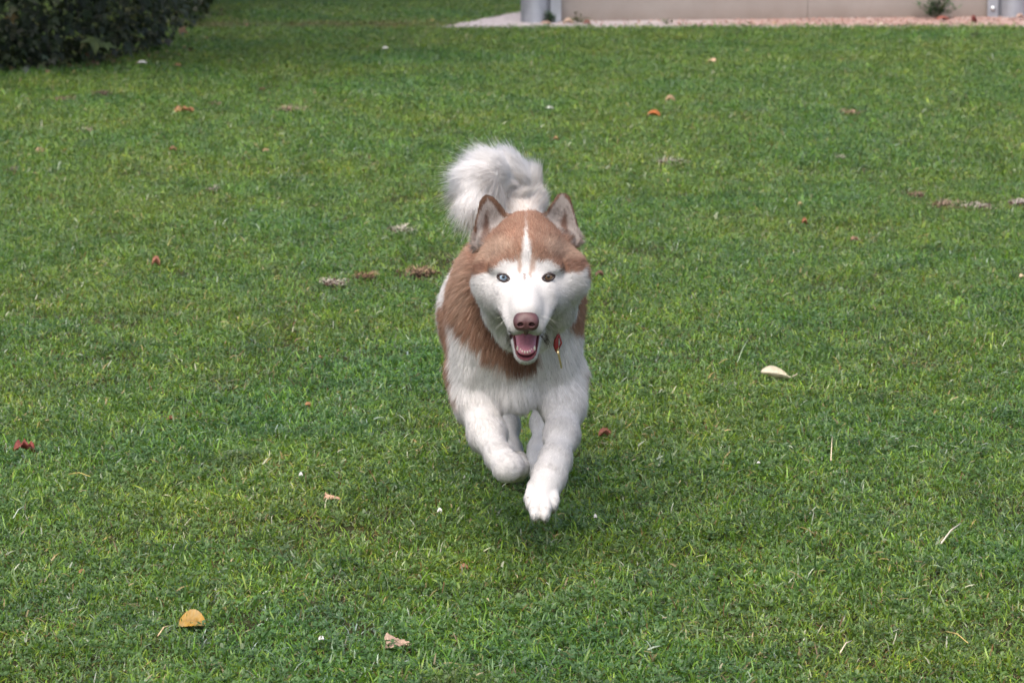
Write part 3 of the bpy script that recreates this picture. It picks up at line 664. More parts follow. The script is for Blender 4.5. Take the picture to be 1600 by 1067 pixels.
# lower jaw: opened about thirty degrees
J0 = at(822, 512, 5.665); J1 = at(822, 551, 5.577); JD = (J1 - J0) / np.linalg.norm(J1 - J0)
JN = np.array([0, JD[2], -JD[1]]); JN = JN if JN[2] > 0 else -JN
B.cone(J0, J1, .031, .0205, .008)
B.cone(J0 + JN * .018, J1 + JN * .0115 + JD * .0092, .0258, .0170, .003, sub=True)
# ears
E(768, 376, 5.745, (.026, .022, .018), .02); E(877, 374, 5.745, (.026, .022, .018), .02)
B.ear(at(763, 320, 5.745), at(795, 360, 5.745), at(750, 377, 5.745), 5.750, .0145, .0026, .015, .010, lean=.10)
B.ear(at(879, 317, 5.745), at(853, 358, 5.745), at(894, 372, 5.745), 5.750, .0145, .0026, .015, .010, lean=.10)
# eye sockets
EYES = []
for k, (px, py) in enumerate(((787.5, 434), (856, 433.5))):
    c = at(px, py, 5.622)
    EYES.append(c)
vb, qb = B.mesh()
tr = np.concatenate([qb[:, [0, 1, 2]], qb[:, [0, 2, 3]]])
bv0 = BVHTree.FromPolygons([tuple(x) for x in vb[:, :]], [tuple(int(i) for i in t) for t in tr[(vb[tr[:, 0], 1] < 5.75)]], all_triangles=True)
EYE_R = .0130
ec = []
for (px, py), sx in (((787.5, 434), -1), ((856, 433.5), 1)):
    o = Vector((0, 0, CAM_H)); d = Vector(at(px, py, 5.6)) - o
    hit = bv0.ray_cast(o, d.normalized())[0]
    ec.append(np.array(hit) + np.array([sx * .001, EYE_R * .90, 0]))
EA, EB, ESL = .0106, .0061, .11                       # half width, half height and slant of the eye opening
def almond(p, c, sx, a=EA, b=EB):
    dx = p[..., 0] - c[0]; dz = p[..., 2] - c[2] - ESL * sx * dx
    return (np.sqrt((dx / a) ** 2 + (dz / (b * np.sqrt(np.clip(1 - (dx / (a * 1.25)) ** 2, .05, 1)))) ** 2) - 1) * b
for c, sx in zip(ec, (-1, 1)):
    sl, X, Y, Z = B.box(c - .02, c + .02)
    G = np.stack(np.broadcast_arrays(X, Y, Z), -1).astype(np.float64)
    B.put(sl, np.maximum(almond(G, c, sx), np.abs(G[..., 1] - c[1]) - .019).astype(np.float32), .0008, sub=True)
vb, qb = B.mesh()
print('dog verts', len(vb))

# --- painting the coat: head markings are drawn in the plane of the face, body markings in the plane of the chest
def face(p):          # photo-scaled coordinates on a plane that faces forward and slightly up (dog space)
    t = p[:, 1] / _ca / (1 + 0)
    v = (p[:, 2] - CAM_H)
    dep = p[:, 1] * _ca - v * _sa
    return np.stack([800 + FPX * p[:, 0] / dep, 533.5 - FPX * (p[:, 1] * _sa + v * _ca) / dep], 1)
def poly(q, pts):     # signed distance to a polygon, negative inside (pixels)
    pts = np.array(pts, float); d = None; ins = np.zeros(len(q), bool); n = len(pts)
    for i in range(n):
        a, b = pts[i], pts[(i + 1) % n]; e = b - a; w_ = q - a
        t = np.clip((w_ @ e) / (e @ e), 0, 1); dd = ((w_ - t[:, None] * e) ** 2).sum(1)
        d = dd if d is None else np.minimum(d, dd)
        c = ((a[1] > q[:, 1]) != (b[1] > q[:, 1])) & (q[:, 0] < (b[0] - a[0]) * (q[:, 1] - a[1]) / (b[1] - a[1] + 1e-9) + a[0])
        ins ^= c
    d = np.sqrt(d); return np.where(ins, -d, d)
def sm(x, a, b): x = np.clip((x - a) / (b - a), 0, 1); return x * x * (3 - 2 * x)
WHITE = np.array([.80, .795, .785]); CREAM = np.array([.76, .65, .56]); BROWN = np.array([.355, .205, .140]); DEEP = np.array([.17, .082, .052]); TAN = np.array([.54, .385, .29])
GREYW = np.array([.44, .40, .38])
L_EAR = [(762, 303), (742, 340), (738, 384), (752, 388), (775, 378), (799, 360), (795, 345)]
R_EAR = [(880, 299), (895, 318), (906, 348), (910, 380), (890, 376), (868, 366), (846, 352), (860, 320)]
def region(p):        # weights: head, tail, body
    # the head is in front of a slanted plane through the nape
    hd = sm(p[:, 1] + .10 * (p[:, 2] - .5) * 0, 5.795, 5.775) * (p[:, 2] > .40) * 1.0
    dt = np.full(len(p), 9.0)
    for (a, ra), (b, rb) in zip(TAIL[:-1], TAIL[1:]):
        ba = b - a; h = np.clip(((p - a) @ ba) / (ba @ ba), 0, 1); dt = np.minimum(dt, np.linalg.norm(p - a - h[:, None] * ba, axis=1) - ra - (rb - ra) * h)
    tl = sm(dt, .03, .008)
    return hd, tl
def coat(p, nrm):
    q = face(p); n1 = vnoise(p, 60) - .5; n2 = vnoise(p, 220) - .5; n3 = vnoise(p, 14) - .5
    q = q + np.stack([n1 * 5 + n2 * 4, (vnoise(p + 7, 60) - .5) * 5], 1)
    hd, tl = region(p)
    def lay(c, m, colr): m = np.clip(m, 0, 1)[:, None]; return c * (1 - m) + np.asarray(colr) * m
    # head
    cH = np.tile(WHITE, (len(p), 1))
    cap = np.minimum(poly(q, [(823, 318), (822.5, 350), (819.5, 375), (813, 402), (804, 408), (790, 409), (777, 419), (766, 428), (748, 428), (730, 424), (722, 400), (726, 380), (740, 320)]),
                     poly(q, [(821, 318), (821.5, 350), (825.5, 378), (830, 402), (840, 408), (855, 409), (868, 417), (882, 428), (898, 428), (910, 416), (913, 429), (935, 440), (940, 380), (905, 320)]))
    cH = lay(cH, sm(cap, 3, -3), BROWN)
    mid = np.minimum(poly(q, [(745, 385), (780, 372), (800, 380), (802, 392), (785, 396), (768, 408), (748, 408)]), poly(q, [(845, 378), (868, 372), (900, 390), (902, 408), (880, 404), (860, 392)]))
    cH = lay(cH, sm(mid, 9, -7) * .85, TAN)
    rim = np.minimum(poly(q, [(738, 400), (742, 420), (766, 421), (774, 413), (768, 415), (748, 413)]), poly(q, [(868, 408), (884, 420), (902, 418), (906, 404), (896, 412), (884, 413)]))
    cH = lay(cH, sm(rim, 8, -3) * .6, DEEP * 1.15)
    cH = lay(cH, sm(np.minimum(poly(q, [(807, 398), (814, 398), (815, 428), (812, 424)]), poly(q, [(831, 398), (838, 398), (831, 432), (828, 426)])), 3, -1) * .75, (BROWN + TAN) / 2)
    cH = lay(cH, sm(poly(q, [(819, 428), (822, 428), (822, 436), (820, 437)]), 1.6, -.6) * .6, DEEP)
    lipc = np.minimum(poly(q, [(794, 517), (804, 525), (801, 531), (795, 527)]), poly(q, [(851, 516), (845, 525), (848, 531), (853, 525)]))
    cH = lay(cH, sm(lipc, 1.5, -.8), (.05, .022, .022))
    fold = np.minimum(poly(q, [(776, 478), (782, 490), (787, 498), (780, 491)]), poly(q, [(872, 472), (866, 484), (861, 493), (868, 484)]))
    cH = lay(cH, sm(fold, 1.5, -.6) * .6, (.10, .06, .055))  # muzzle folds drawn as dark lines, crease shade put into the colour
    ear = np.minimum(poly(q, L_EAR), poly(q, R_EAR))
    ee = sm(ear, 7, 5) * (p[:, 1] < 5.785) * sm(p[:, 1], 5.716, 5.726) * (q[:, 1] < 388)
    front = sm(nrm[:, 1], .25, -.15)
    cH = lay(cH, ee, BROWN * .5)
    cH = lay(cH, sm(np.minimum(poly(q, [(898, 352), (910, 372), (910, 390), (892, 380)]), poly(q, [(736, 362), (752, 385), (742, 392), (731, 385)])), 3, -1) * .8, (.50, .44, .41))
    cH = lay(cH, sm(ear, -2.0, -5.5) * front * ee, GREYW)
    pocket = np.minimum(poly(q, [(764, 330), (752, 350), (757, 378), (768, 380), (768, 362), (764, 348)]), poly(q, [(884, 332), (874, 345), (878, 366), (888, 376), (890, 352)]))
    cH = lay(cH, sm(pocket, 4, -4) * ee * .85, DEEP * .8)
    side = np.minimum(q[:, 0] - 732, 926 - q[:, 0])
    back = sm(p[:, 1], 5.765, 5.785) * sm(q[:, 1], 440, 425)
    cH = lay(cH, back, BROWN)
    # body
    cB = np.tile(WHITE, (len(p), 1))
    ruff = np.minimum.reduce([
        poly(q, [(735, 350), (712, 395), (700, 430), (692, 480), (702, 492), (712, 506), (738, 530), (762, 558), (798, 578), (828, 574), (840, 560), (835, 540), (800, 500), (760, 420)]),
        poly(q, [(640, 470), (700, 470), (705, 515), (703, 560), (706, 605), (716, 640), (690, 660), (640, 640)]),
        poly(q, [(880, 400), (960, 340), (960, 515), (921, 517), (895, 512), (882, 500)]),
        poly(q, [(917, 500), (960, 500), (960, 625), (915, 612)]),
        poly(q, [(735, 352), (905, 352), (905, 420), (735, 420)])])
    cB = lay(cB, sm(ruff, 5, -5), BROWN)
    cB = lay(cB, sm(poly(q, [(700, 395), (735, 380), (738, 470), (728, 500), (705, 470)]), 8, -6) * .5, TAN)
    dk = poly(q, [(745, 470), (765, 520), (790, 545), (800, 575), (840, 578), (850, 540), (830, 520)])
    cB = lay(cB, sm(dk, 9, -5) * .9 * sm(ruff, 6, -2), DEEP)  # ruff darkened under the chin, whose shadow is put into the colour
    flank = np.where(p[:, 2] + n3 * .03 > .425, sm(p[:, 1], 6.03, 6.10), sm(p[:, 1], 6.10, 6.17))                     # behind the shoulders: cream flank, brown saddle, white rump
    cF = np.tile(WHITE * .97, (len(p), 1))
    cF = lay(cF, sm(p[:, 2] + n3 * .05, .500, .525) * sm(p[:, 1], 6.50, 6.42), BROWN)
    cB = cB * (1 - flank[:, None]) + cF * flank[:, None]
    leg = sm(p[:, 2], .285, .255); cB = lay(cB, leg, WHITE)
    gv = np.abs(q[:, 0] - 844 + (q[:, 1] - 800) * .05); cB = lay(cB, sm(gv, 1.8, .3) * (q[:, 1] > 784) * (p[:, 1] < 5.72) * .55, (.38, .33, .30))  # toe groove drawn as a dark line, its shade put into the colour
    # tail: white with cream in the hollow of the curl
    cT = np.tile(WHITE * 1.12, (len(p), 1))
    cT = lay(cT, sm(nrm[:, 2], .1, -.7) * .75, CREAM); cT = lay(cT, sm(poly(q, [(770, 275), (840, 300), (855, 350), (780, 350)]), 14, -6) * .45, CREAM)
    c = cB * (1 - hd[:, None]) + cH * hd[:, None]
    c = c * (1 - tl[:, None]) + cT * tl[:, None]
    return c
def mouthdist(p):
    a = J0 + JN * .018; b = J1 + JN * .0115 + JD * .0092; ba = b - a
    h = np.clip(((p - a) @ ba) / (ba @ ba), 0, 1); return np.linalg.norm(p - a - h[:, None] * ba, axis=1) - (.0258 + (.0170 - .0258) * h)
def tri_normals(v, t):
    n = np.cross(v[t[:, 1]] - v[t[:, 0]], v[t[:, 2]] - v[t[:, 0]]); a = np.linalg.norm(n, axis=1); return n / np.maximum(a, 1e-12)[:, None], a / 2
tr = np.concatenate([qb[:, [0, 1, 2]], qb[:, [0, 2, 3]]])
tn, ta = tri_normals(vb, tr)
vn = np.zeros_like(vb)
for k in range(3): np.add.at(vn, tr[:, k], tn * ta[:, None])
vn /= np.maximum(np.linalg.norm(vn, axis=1), 1e-12)[:, None]
cen = vb.mean(0)
if ((vb - cen) * vn).sum() < 0: vn = -vn; tn = -tn; qb = qb[:, ::-1].copy(); tr = tr[:, ::-1].copy()
cb = coat(vb, vn)
md = mouthdist(vb)
lipb = (sm(md, .0042, .0030) * (vb @ JD > J0 @ JD + .012))[:, None]; cb = cb * (1 - lipb) + np.array([.13, .06, .06]) * lipb
inm = sm(md, .0022, .0010)[:, None]
cb = cb * (1 - inm) + np.array([.27, .09, .11]) * inm
for c, sx in zip(ec, (-1, 1)):
    em = (sm(almond(vb, c, sx), .0016, .0006) * (np.abs(vb[:, 1] - c[1]) < .02))[:, None]; cb = cb * (1 - em) + np.array([.05, .025, .02]) * em
dog = empty('dog', (0, 6.1, 0))
tag(dog, 'red and white husky with one blue eye running toward the camera', 'dog')
skin = col_mat('dog_coat_under', .8, .1)
body = mesh_np('body', vb - OFF, qb, skin, dog, True, cb * (.55 + .07 * np.clip(cb[:, 2:3] / .6, 0, 1)))

# --- eyes
def eye_mesh(c, sx, iris, name, label):
    nl, na = 28, 40; v = []; f = []; cols = []
    ax = Vector((-c[0] * .12 + .02 * sx * 0, -c[1], CAM_H - c[2])).normalized()     # gaze: at the person it runs to
    q = ax.to_track_quat('Z', 'Y')
    for i in range(nl + 1):
        th = math.pi * (i / nl) ** 1.35
        for j in range(na):
            ph = 2 * math.pi * j / na
            rr = EYE_R * (1 + (.05 * math.exp(-(th / .35) ** 4)))
            d = q @ Vector((math.sin(th) * math.cos(ph), math.sin(th) * math.sin(ph), math.cos(th)))
            v.append(np.array(d) * rr)
            t = math.degrees(th); w_ = random.uniform(.8, 1.2)
            if t < 13: cc = (.004, .004, .006)
            elif t < 16: cc = tuple(np.array(iris) * .35)
            elif t < 29: cc = tuple(np.array(iris) * w_)
            elif t < 33: cc = tuple(np.array(iris) * .22)
            else: cc = (.10, .07, .06)
            cols.append(cc)
    vw = np.array(v) + c; okv = almond(vw, c, sx) < .0011
    for i in range(nl):
        for j in range(na):
          if okv[i * na + j] and okv[(i + 1) * na + j]: f.append((i * na + j, (i + 1) * na + j, (i + 1) * na + (j + 1) % na, i * na + (j + 1) % na))
    o = mesh_np(name, v, f, eye_mat, dog, True, np.array(cols), loc=tuple(c - OFF)); o['label'] = label
    return o
eye_mat = col_mat('wet_eye', .06, .8)
lid_mat = simple('dark_eye_rim', (.020, .010, .009), .45, nscale=400)
def lid(c, sx):
    pts = []
    for t in np.linspace(0, 2 * math.pi, 41):
        dx = EA * 1.02 * math.cos(t); k_ = EB * 1.02 * math.sqrt(max(1 - (dx / (EA * 1.25)) ** 2, .05)); dz = k_ * math.sin(t) + ESL * sx * dx
        o_ = Vector((c[0] + dx, c[1] - .2, c[2] + dz)); h_ = bv0.ray_cast(o_, Vector((0, 1, 0)))[0]
        ys = c[1] - math.sqrt(max(EYE_R ** 2 - dx * dx - dz * dz, 1e-8))
        pts.append(np.array([c[0] + dx, min((h_[1] if h_ else ys) + .0006, ys - .0001), c[2] + dz]))
    return tube('eyelid', pts, .0020, lid_mat, dog)
eye_mesh(ec[0], -1, (.30, .42, .54), 'eye', 'pale blue eye'); lid(ec[0], -1)
eye_mesh(ec[1], 1, (.15, .10, .06), 'eye', 'amber brown eye'); lid(ec[1], 1)

# --- nose
nc = at(822, 503, 5.517)
N_ = SDF(nc - .035, nc + .035, .0008)
N_.ell(nc + [0, .004, .003], (.0220, .017, .0165), .006)
N_.ell(nc + [-.010, -.002, -.003], (.0115, .012, .0125), .006); N_.ell(nc + [.010, -.002, -.003], (.0115, .012, .0125), .006)
N_.cone(nc + [0, -.004, -.008], nc + [0, .004, -.020], .006, .004, .005)
for s in (-1, 1):
    N_.ell(nc + [s * .0095, -.0145, -.0030], (.0046, .010, .0038), .002, sub=True)
    N_.cone(nc + [s * .0125, -.010, -.0035], nc + [s * .0195, -.004, -.0055], .0026, .0018, .002, sub=True)
N_.cone(nc + [0, -.0155, .004], nc + [0, -.0085, -.022], .0010, .0012, .001, sub=True)
v, q = N_.mesh()
nb = NM('moist_nose_leather'); tcn = nb.n('ShaderNodeTexCoord').outputs['Object']
vor = nb.n('ShaderNodeTexVoronoi', i_Vector=tcn, i_Scale=900)
npn = nb.n('ShaderNodeBsdfPrincipled', i_Base_Color=nb.ramp(nb.noise(tcn, 60), [(.3, (.050, .021, .023)), (.7, (.100, .045, .046))]), i_Roughness=.42)
nbp = nb.n('ShaderNodeBump', i_Height=vor.outputs['Distance'], i_Strength=.35, i_Distance=.0006); nb.t.links.new(nbp.outputs[0], npn.inputs['Normal'])
mesh_np('nose', v - OFF, q, nb.fin(npn.outputs[0]), dog)

# --- tongue, lips and teeth of the open mouth
tongue_m = simple('wet_tongue', (.40, .17, .21), .38, nscale=250, var=.18, bump=.15, sss=.3)
T = SDF(np.minimum(J0, J1) - .05, np.maximum(J0, J1) + .05, .0012)
fl = (JN, 1.9)
T.cone(J0 + JN * .006 - JD * .01, J1 + JN * .0060 - JD * .0005, .0236, .0160, .004, flat=fl)
T.cone(J0 + JN * .0205, J1 + JN * .0160 - JD * .012, .0016, .0010, .004, sub=True)
v, q = T.mesh(); mesh_np('tongue', v - OFF, q, tongue_m, dog)
tooth_m = simple('tooth_enamel', (.72, .68, .58), .25, nscale=80, var=.06)
side_ax = np.array([1.0, 0, 0])
def tooth(base, up, h, r, tipr=.3, nm='tooth', mt=None):
    n = 8; v = []; up = up / np.linalg.norm(up); e1 = np.cross(up, [0, 1, 0]); e1 /= np.linalg.norm(e1); e2 = np.cross(up, e1)
    for hh, rr in ((-.2, .9), (.25, 1), (.65, .8), (.92, tipr)):
        for j in range(n):
            a = 2 * math.pi * j / n; v.append(base + up * h * hh + (e1 * math.cos(a) + e2 * math.sin(a)) * r * rr)
    v.append(base + up * h); f = []
    for i in range(3):
        for j in range(n): f.append((i * n + j, (i + 1) * n + j, (i + 1) * n + (j + 1) % n, i * n + (j + 1) % n))
    for j in range(n): f.append((3 * n + j, len(v) - 1, 3 * n + (j + 1) % n))
    mesh_np(nm, np.array(v) - OFF, f, mt or tooth_m, dog)
JR = J1 + JD * .012
for k, a in enumerate(np.linspace(-62, 62, 6)):
    a = R(a); tooth(J1 + JD * (.0165 * math.cos(a) - .001) + side_ax * .0110 * math.sin(a) + JN * .0085, JN + JD * .25, .0036, .0015, .75)
for s in (-1, 1):
    tooth(J1 + JD * .004 + side_ax * s * .0150 + JN * .009, JN + JD * .2, .0080, .0019, .35)
horn = simple('horn_claw', (.16, .12, .10), .35, nscale=200)
for c_ in CLAWS + [at(833, 740, 6.30), at(839, 741, 6.30), at(798, 739, 6.39), at(804, 740, 6.39)]:
    tooth(c_ + np.array([0, .004, .003]), np.array([0, -.45, -.9]), .0085, .0023, .4, 'claw', horn)
# dark wet lip edge: upper lip line and lower rim
lip_m = simple('dark_lip', (.075, .030, .032), .35, nscale=200)

# --- the coat itself: strands combed along the lie of the hair
ST = []     # (position, direction of lie, length, lift)
def S(px, py, Y, d, L, lift): ST.append((at(px, py, Y), np.array(d, float) / np.linalg.norm(d), L, lift))
def S2(dx, py, Y, d, L, lift, cx=822):
    for s in (-1, 1): S(cx + s * dx, py, Y, (d[0] * s, d[1], d[2]), L, lift)
# muzzle and face
S(822, 480, 5.53, (0, .9, .4), .0045, .15); S(822, 455, 5.59, (0, .7, .6), .006, .15); S(822, 425, 5.62, (0, .4, .9), .008, .18)
S2(20, 492, 5.55, (.5, .9, .0), .0050, .18); S2(24, 508, 5.55, (.5, .8, -.4), .0055, .2); S2(30, 470, 5.59, (.7, .8, -.2), .007, .18)
S2(35, 434, 5.62, (.8, .5, -.1), .005, .15); S2(36, 450, 5.63, (.8, .6, -.4), .008, .2); S2(30, 416, 5.63, (.5, .4, .8), .0075, .2)
S2(12, 395, 5.64, (.15, .5, .9), .010, .2); S2(40, 395, 5.66, (.6, .5, .6), .012, .25); S2(70, 400, 5.70, (.8, .6, .0), .018, .32)
S2(60, 440, 5.69, (.8, .6, -.4), .020, .3); S2(82, 440, 5.72, (.7, .6, -.6), .034, .38); S2(88, 415, 5.73, (.7, .7, -.3), .034, .38)
S2(72, 475, 5.72, (.6, .5, -.8), .028, .3); S2(52, 480, 5.70, (.6, .5, -.8), .020, .25); S2(60, 510, 5.72, (.4, .4, -.9), .030, .3)
S2(42, 500, 5.68, (.5, .5, -.8), .016, .22); S2(35, 530, 5.72, (.3, .3, -1), .032, .32); S(822, 545, 5.74, (0, .2, -1), .035, .3)
S(822, 566, 5.60, (0, .6, -.9), .006, .2); S2(18, 560, 5.62, (.4, .7, -.6), .007, .2); S2(24, 540, 5.66, (.5, .7, -.4), .008, .2)
S(822, 350, 5.70, (0, .9, .35), .016, .25); S(822, 330, 5.76, (0, 1, 0), .028, .3); S2(25, 345, 5.71, (.2, .9, .3), .014, .25)
S2(55, 375, 5.72, (.5, .8, .3), .016, .3)
# ears
for s, ex in ((-1, 766), (1, 877)):
    S(ex, 312, 5.74, (0, .1, 1), .005, .2); S(ex, 340, 5.745, (s * .25, .0, 1), .007, .3); S(ex - s * 20, 350, 5.74, (s * .3, -.1, .8), .008, .35)
    S(ex + s * 14, 350, 5.74, (-s * .1, .1, 1), .006, .25); S(ex, 370, 5.74, (s * .3, -.1, .9), .012, .4); S(ex, 345, 5.775, (0, .3, 1), .007, .2)
    S(ex + s * 22, 385, 5.75, (s * .3, .9, -.1), .010, .2)
# neck and chest
for dx, py, Y, d, L, li in ((0, 340, 5.88, (0, 1, -.05), .035, .3), (70, 380, 5.86, (.3, .9, -.3), .040, .35), (100, 430, 5.88, (.35, .8, -.5), .045, .38), (105, 490, 5.90, (.25, .6, -.8), .045, .35),
        (60, 560, 5.82, (.25, .2, -1), .040, .3), (0, 570, 5.80, (0, .1, -1), .042, .32), (30, 600, 5.83, (.1, .05, -1), .040, .3), (70, 600, 5.86, (.2, .2, -1), .032, .25), (0, 635, 5.86, (0, .2, -1), .034, .3),
        (100, 560, 5.95, (.15, .6, -.8), .034, .28), (105, 600, 5.97, (.1, .5, -.9), .026, .25)):
    if dx: S2(dx, py, Y, d, L, li, 810)
    else: S(812, py, Y, d, L, li)
def SW(x, y, z, d, L, li):
    for s in ((-1, 1) if x else (1,)): ST.append((np.array([x * s, y, z]), np.array([d[0] * s, d[1], d[2]]) / np.linalg.norm(d), L, li))
SW(.12, 6.1, .48, (.1, 1, -.3), .034, .3); SW(.13, 6.2, .42, (.1, 1, -.4), .034, .28); SW(.12, 6.35, .45, (.1, 1, -.4), .034, .28); SW(0, 6.15, .56, (0, 1, 0), .034, .3); SW(0, 6.4, .55, (0, 1, 0), .034, .3)
SW(.08, 6.6, .50, (.3, .9, -.3), .036, .3); SW(0, 6.62, .56, (0, .7, .5), .045, .55); SW(0, 6.2, .29, (0, .8, -.5), .03, .3); SW(.09, 6.6, .40, (.1, .6, -.8), .03, .3); SW(.05, 6.72, .42, (.1, .5, -.9), .045, .4)
# legs
def leg(pts, L):
    for (a, b) in zip(pts[:-1], pts[1:]):
        d = (b - a); d /= np.linalg.norm(d); ST.append(((a + b) / 2, d, L, .15))
leg([at(735, 625, 5.96), at(758, 678, 5.88), at(780, 714, 5.79), at(793, 729, 5.755)], .0105)
ST.append((at(793, 738, 5.745), np.array([.6, .75, -.2]), .007, .15)); ST.append((at(812, 730, 5.80), np.array([.5, .85, .1]), .007, .15))
leg([at(882, 628, 5.94), at(877, 680, 5.85), at(866, 718, 5.775), at(856, 750, 5.73)], .0105); leg([at(854, 752, 5.71), at(845, 790, 5.65), at(842, 812, 5.62)], .0065)
leg([at(790, 628, 6.62), at(797, 703, 6.50), at(801, 732, 6.41)], .010); leg([at(846, 622, 6.54), at(839, 700, 6.41), at(836, 732, 6.32)], .010)
SW(.06, 6.44, .31, (0, -.3, -1), .014, .2)
sp = np.array([s[0] for s in ST]); sdn = np.array([s[1] for s in ST]); sL = np.array([s[2] for s in ST]); sL = np.where(sL > .010, .0066 + (sL - .010) * .39, sL * .66); sl_ = np.array([s[3] for s in ST]) * .72
CURL = at(792, 305, 6.64)
def comb(p, n):
    Wt = 1 / (((p[:, None, :] - sp[None]) ** 2).sum(-1) + .008 ** 2) ** 2.2
    Wt /= Wt.sum(1, keepdims=True)
    return Wt @ sdn, Wt @ sL, Wt @ sl_
def tailcomb(p):
    best = np.full(len(p), 9.); d = np.zeros_like(p); L = np.zeros(len(p)); li = np.zeros(len(p))
    K = len(TAIL) - 1
    for i, ((a, ra), (b, rb)) in enumerate(zip(TAIL[:-1], TAIL[1:])):
        ba = b - a; h = np.clip(((p - a) @ ba) / (ba @ ba), 0, 1); dd = np.linalg.norm(p - a - h[:, None] * ba, axis=1) - ra - (rb - ra) * h
        m = dd < best; best[m] = dd[m]; t = (i + h) / K
        d[m] = (ba / np.linalg.norm(ba)); L[m] = (.014 + .034 * np.clip(t * 1.4, 0, 1))[m]; li[m] = (.42 - .05 * t)[m]
    return d, L, li
def strands(N, parent_name, mask, seed, child=7, rad=.00030):
    """N guides on the coat, each with a small lock of hairs round it"""
    r = np.random.default_rng(seed)
    tc_ = vb[tr].mean(1)
    hd = (tc_[:, 1] < 5.79) & (tc_[:, 2] > .39)
    _, Lt, _ = comb(tc_, tn); tlw = region(tc_)[1] > .5
    dens = 1 / np.clip(Lt, .005, .05) ** .8
    dens = np.where(tlw, 75, dens); dens = np.where(hd, dens * 1.35, dens)
    dens *= np.where((tc_[:, 1] > 6.05) & ~tlw, .45, 1)
    dens *= mask(tc_) * ta
    cdf = np.cumsum(dens); cdf /= cdf[-1]
    ti = np.searchsorted(cdf, r.random(N)); u1 = np.sqrt(r.random(N))[:, None]; u2 = r.random(N)[:, None]
    A, B_, C_ = vb[tr[ti, 0]], vb[tr[ti, 1]], vb[tr[ti, 2]]
    P = A * (1 - u1) + B_ * u1 * (1 - u2) + C_ * u1 * u2
    Nn = vn[tr[ti, 0]] * (1 - u1) + vn[tr[ti, 1]] * u1 * (1 - u2) + vn[tr[ti, 2]] * u1 * u2
    Nn /= np.linalg.norm(Nn, axis=1)[:, None]
    keep = mouthdist(P) > .0032
    keep &= np.min([np.where(np.abs(P[:, 1] - c[1]) < .03, almond(P, c, sx), 1) for c, sx in zip(ec, (-1, 1))], 0) > .0014
    keep &= np.linalg.norm((P - nc) * np.array([1, .9, 1.3]), axis=1) > .0200
    P, Nn = P[keep], Nn[keep]; n0 = len(P)
    d, L, li = comb(P, Nn)
    tw = region(P)[1][:, None]; td, tL, tli = tailcomb(P)
    d = d * (1 - tw) + td * tw; L = L * (1 - tw[:, 0]) + tL * tw[:, 0]; li = li * (1 - tw[:, 0]) + tli * tw[:, 0]
    tin = (CURL - P); tin[:, 1] = 0; tin /= np.linalg.norm(tin, axis=1)[:, None]; inner = np.clip((tin * Nn).sum(1), 0, 1)[:, None] * tw
    d += tin * inner * 1.2 + np.array([-.5, 0, -.4]) * inner; li = li + inner[:, 0] * .25; L = L + inner[:, 0] * .010
    cin = inner
    d += (np.stack([vnoise(P + 3 * k, 22) for k in range(3)], 1) - .5) * .45
    d += (np.stack([vnoise(P + 5 * k, 90) for k in range(3)], 1) - .5) * .35
    d -= Nn * (d * Nn).sum(1)[:, None]; d /= np.linalg.norm(d, axis=1)[:, None] + 1e-9
    # children
    rep_ = np.repeat(np.arange(n0), child)
    g = r.normal(size=(n0 * child, 3)); Nr = Nn[rep_]; g -= Nr * (g * Nr).sum(1)[:, None]
    Lc = L[rep_] * np.exp(r.normal(size=len(rep_)) * .20); Lc *= np.where(r.random(len(rep_)) < .04, 1.25, 1)
    rho = (.0004 + .085 * L[rep_])[:, None]
    root = P[rep_] + g * rho - Nr * .0012
    lia = (li[rep_] + r.normal(size=len(rep_)) * .06)[:, None]
    D0 = d[rep_] + r.normal(size=(len(rep_), 3)) * .08; D0 /= np.linalg.norm(D0, axis=1)[:, None]
    dirv = D0 * np.cos(lia * 1.4) + Nr * np.sin(lia * 1.4)
    npt = 5; s_ = np.linspace(0, 1, npt)
    PT = np.zeros((len(rep_), npt, 3), np.float32)
    bend = r.normal(size=(len(rep_), 3)) * .10 + np.array([0, 0, -.10])
    clump = r.uniform(.35, .8, (n0, 1))[rep_]
    for k, t in enumerate(s_):
        q_ = root + Lc[:, None] * (dirv * t + (D0 - Nr * .22 * (lia * 1.4) + bend) * (t * t) * .45)
        PT[:, k] = q_ - g * rho * clump * (t ** 1.5)
    cr = coat(root.astype(np.float64) + Nr * .0012, Nr)
    # agouti banding: reddish hairs are paler at the root, and every hair differs a little
    sat = np.clip((cr[:, 0] - cr[:, 2]) / .27, 0, 1)
    jit = np.exp(r.normal(size=len(rep_)) * .09) * (.9 + .22 * vnoise(root, 40)) * np.exp(.10 * r.normal(size=n0))[rep_]
    pale = (r.random(len(rep_)) < .20) * sat
    cols = np.zeros((len(rep_), npt, 4), np.float32); cols[..., 3] = 1
    cr = cr * (.80 + .26 * np.clip((L[rep_] - .0035) / .012, 0, 1))[:, None]  # short fur toned down, long fur lifted: self-shading countered in the colour
    for k, t in enumerate(s_):
        f_ = (sat * .45 * (1 - t) ** 1.5 * np.clip((L[rep_] - .005) / .01, .15, 1) + pale * .5)[:, None]; c_ = cr * (1 - f_) + np.array([.60, .47, .38]) * f_
        cols[:, k, :3] = np.clip(c_ * jit[:, None], 0, .92)
    rw = rad * np.clip(.50 + L[rep_] / .02 * .45, .5, 1.0)
    rr = (rw[:, None] * np.array([1, 1, .85, .6, .15])[None]).astype(np.float32)
    hc = bpy.data.hair_curves.new(parent_name)
    hc.add_curves([npt] * len(rep_))
    hc.attributes['position'].data.foreach_set('vector', (PT - OFF.astype(np.float32)).ravel())
    ra_ = hc.attributes.get('radius') or hc.attributes.new('radius', 'FLOAT', 'POINT'); ra_.data.foreach_set('value', rr.ravel())
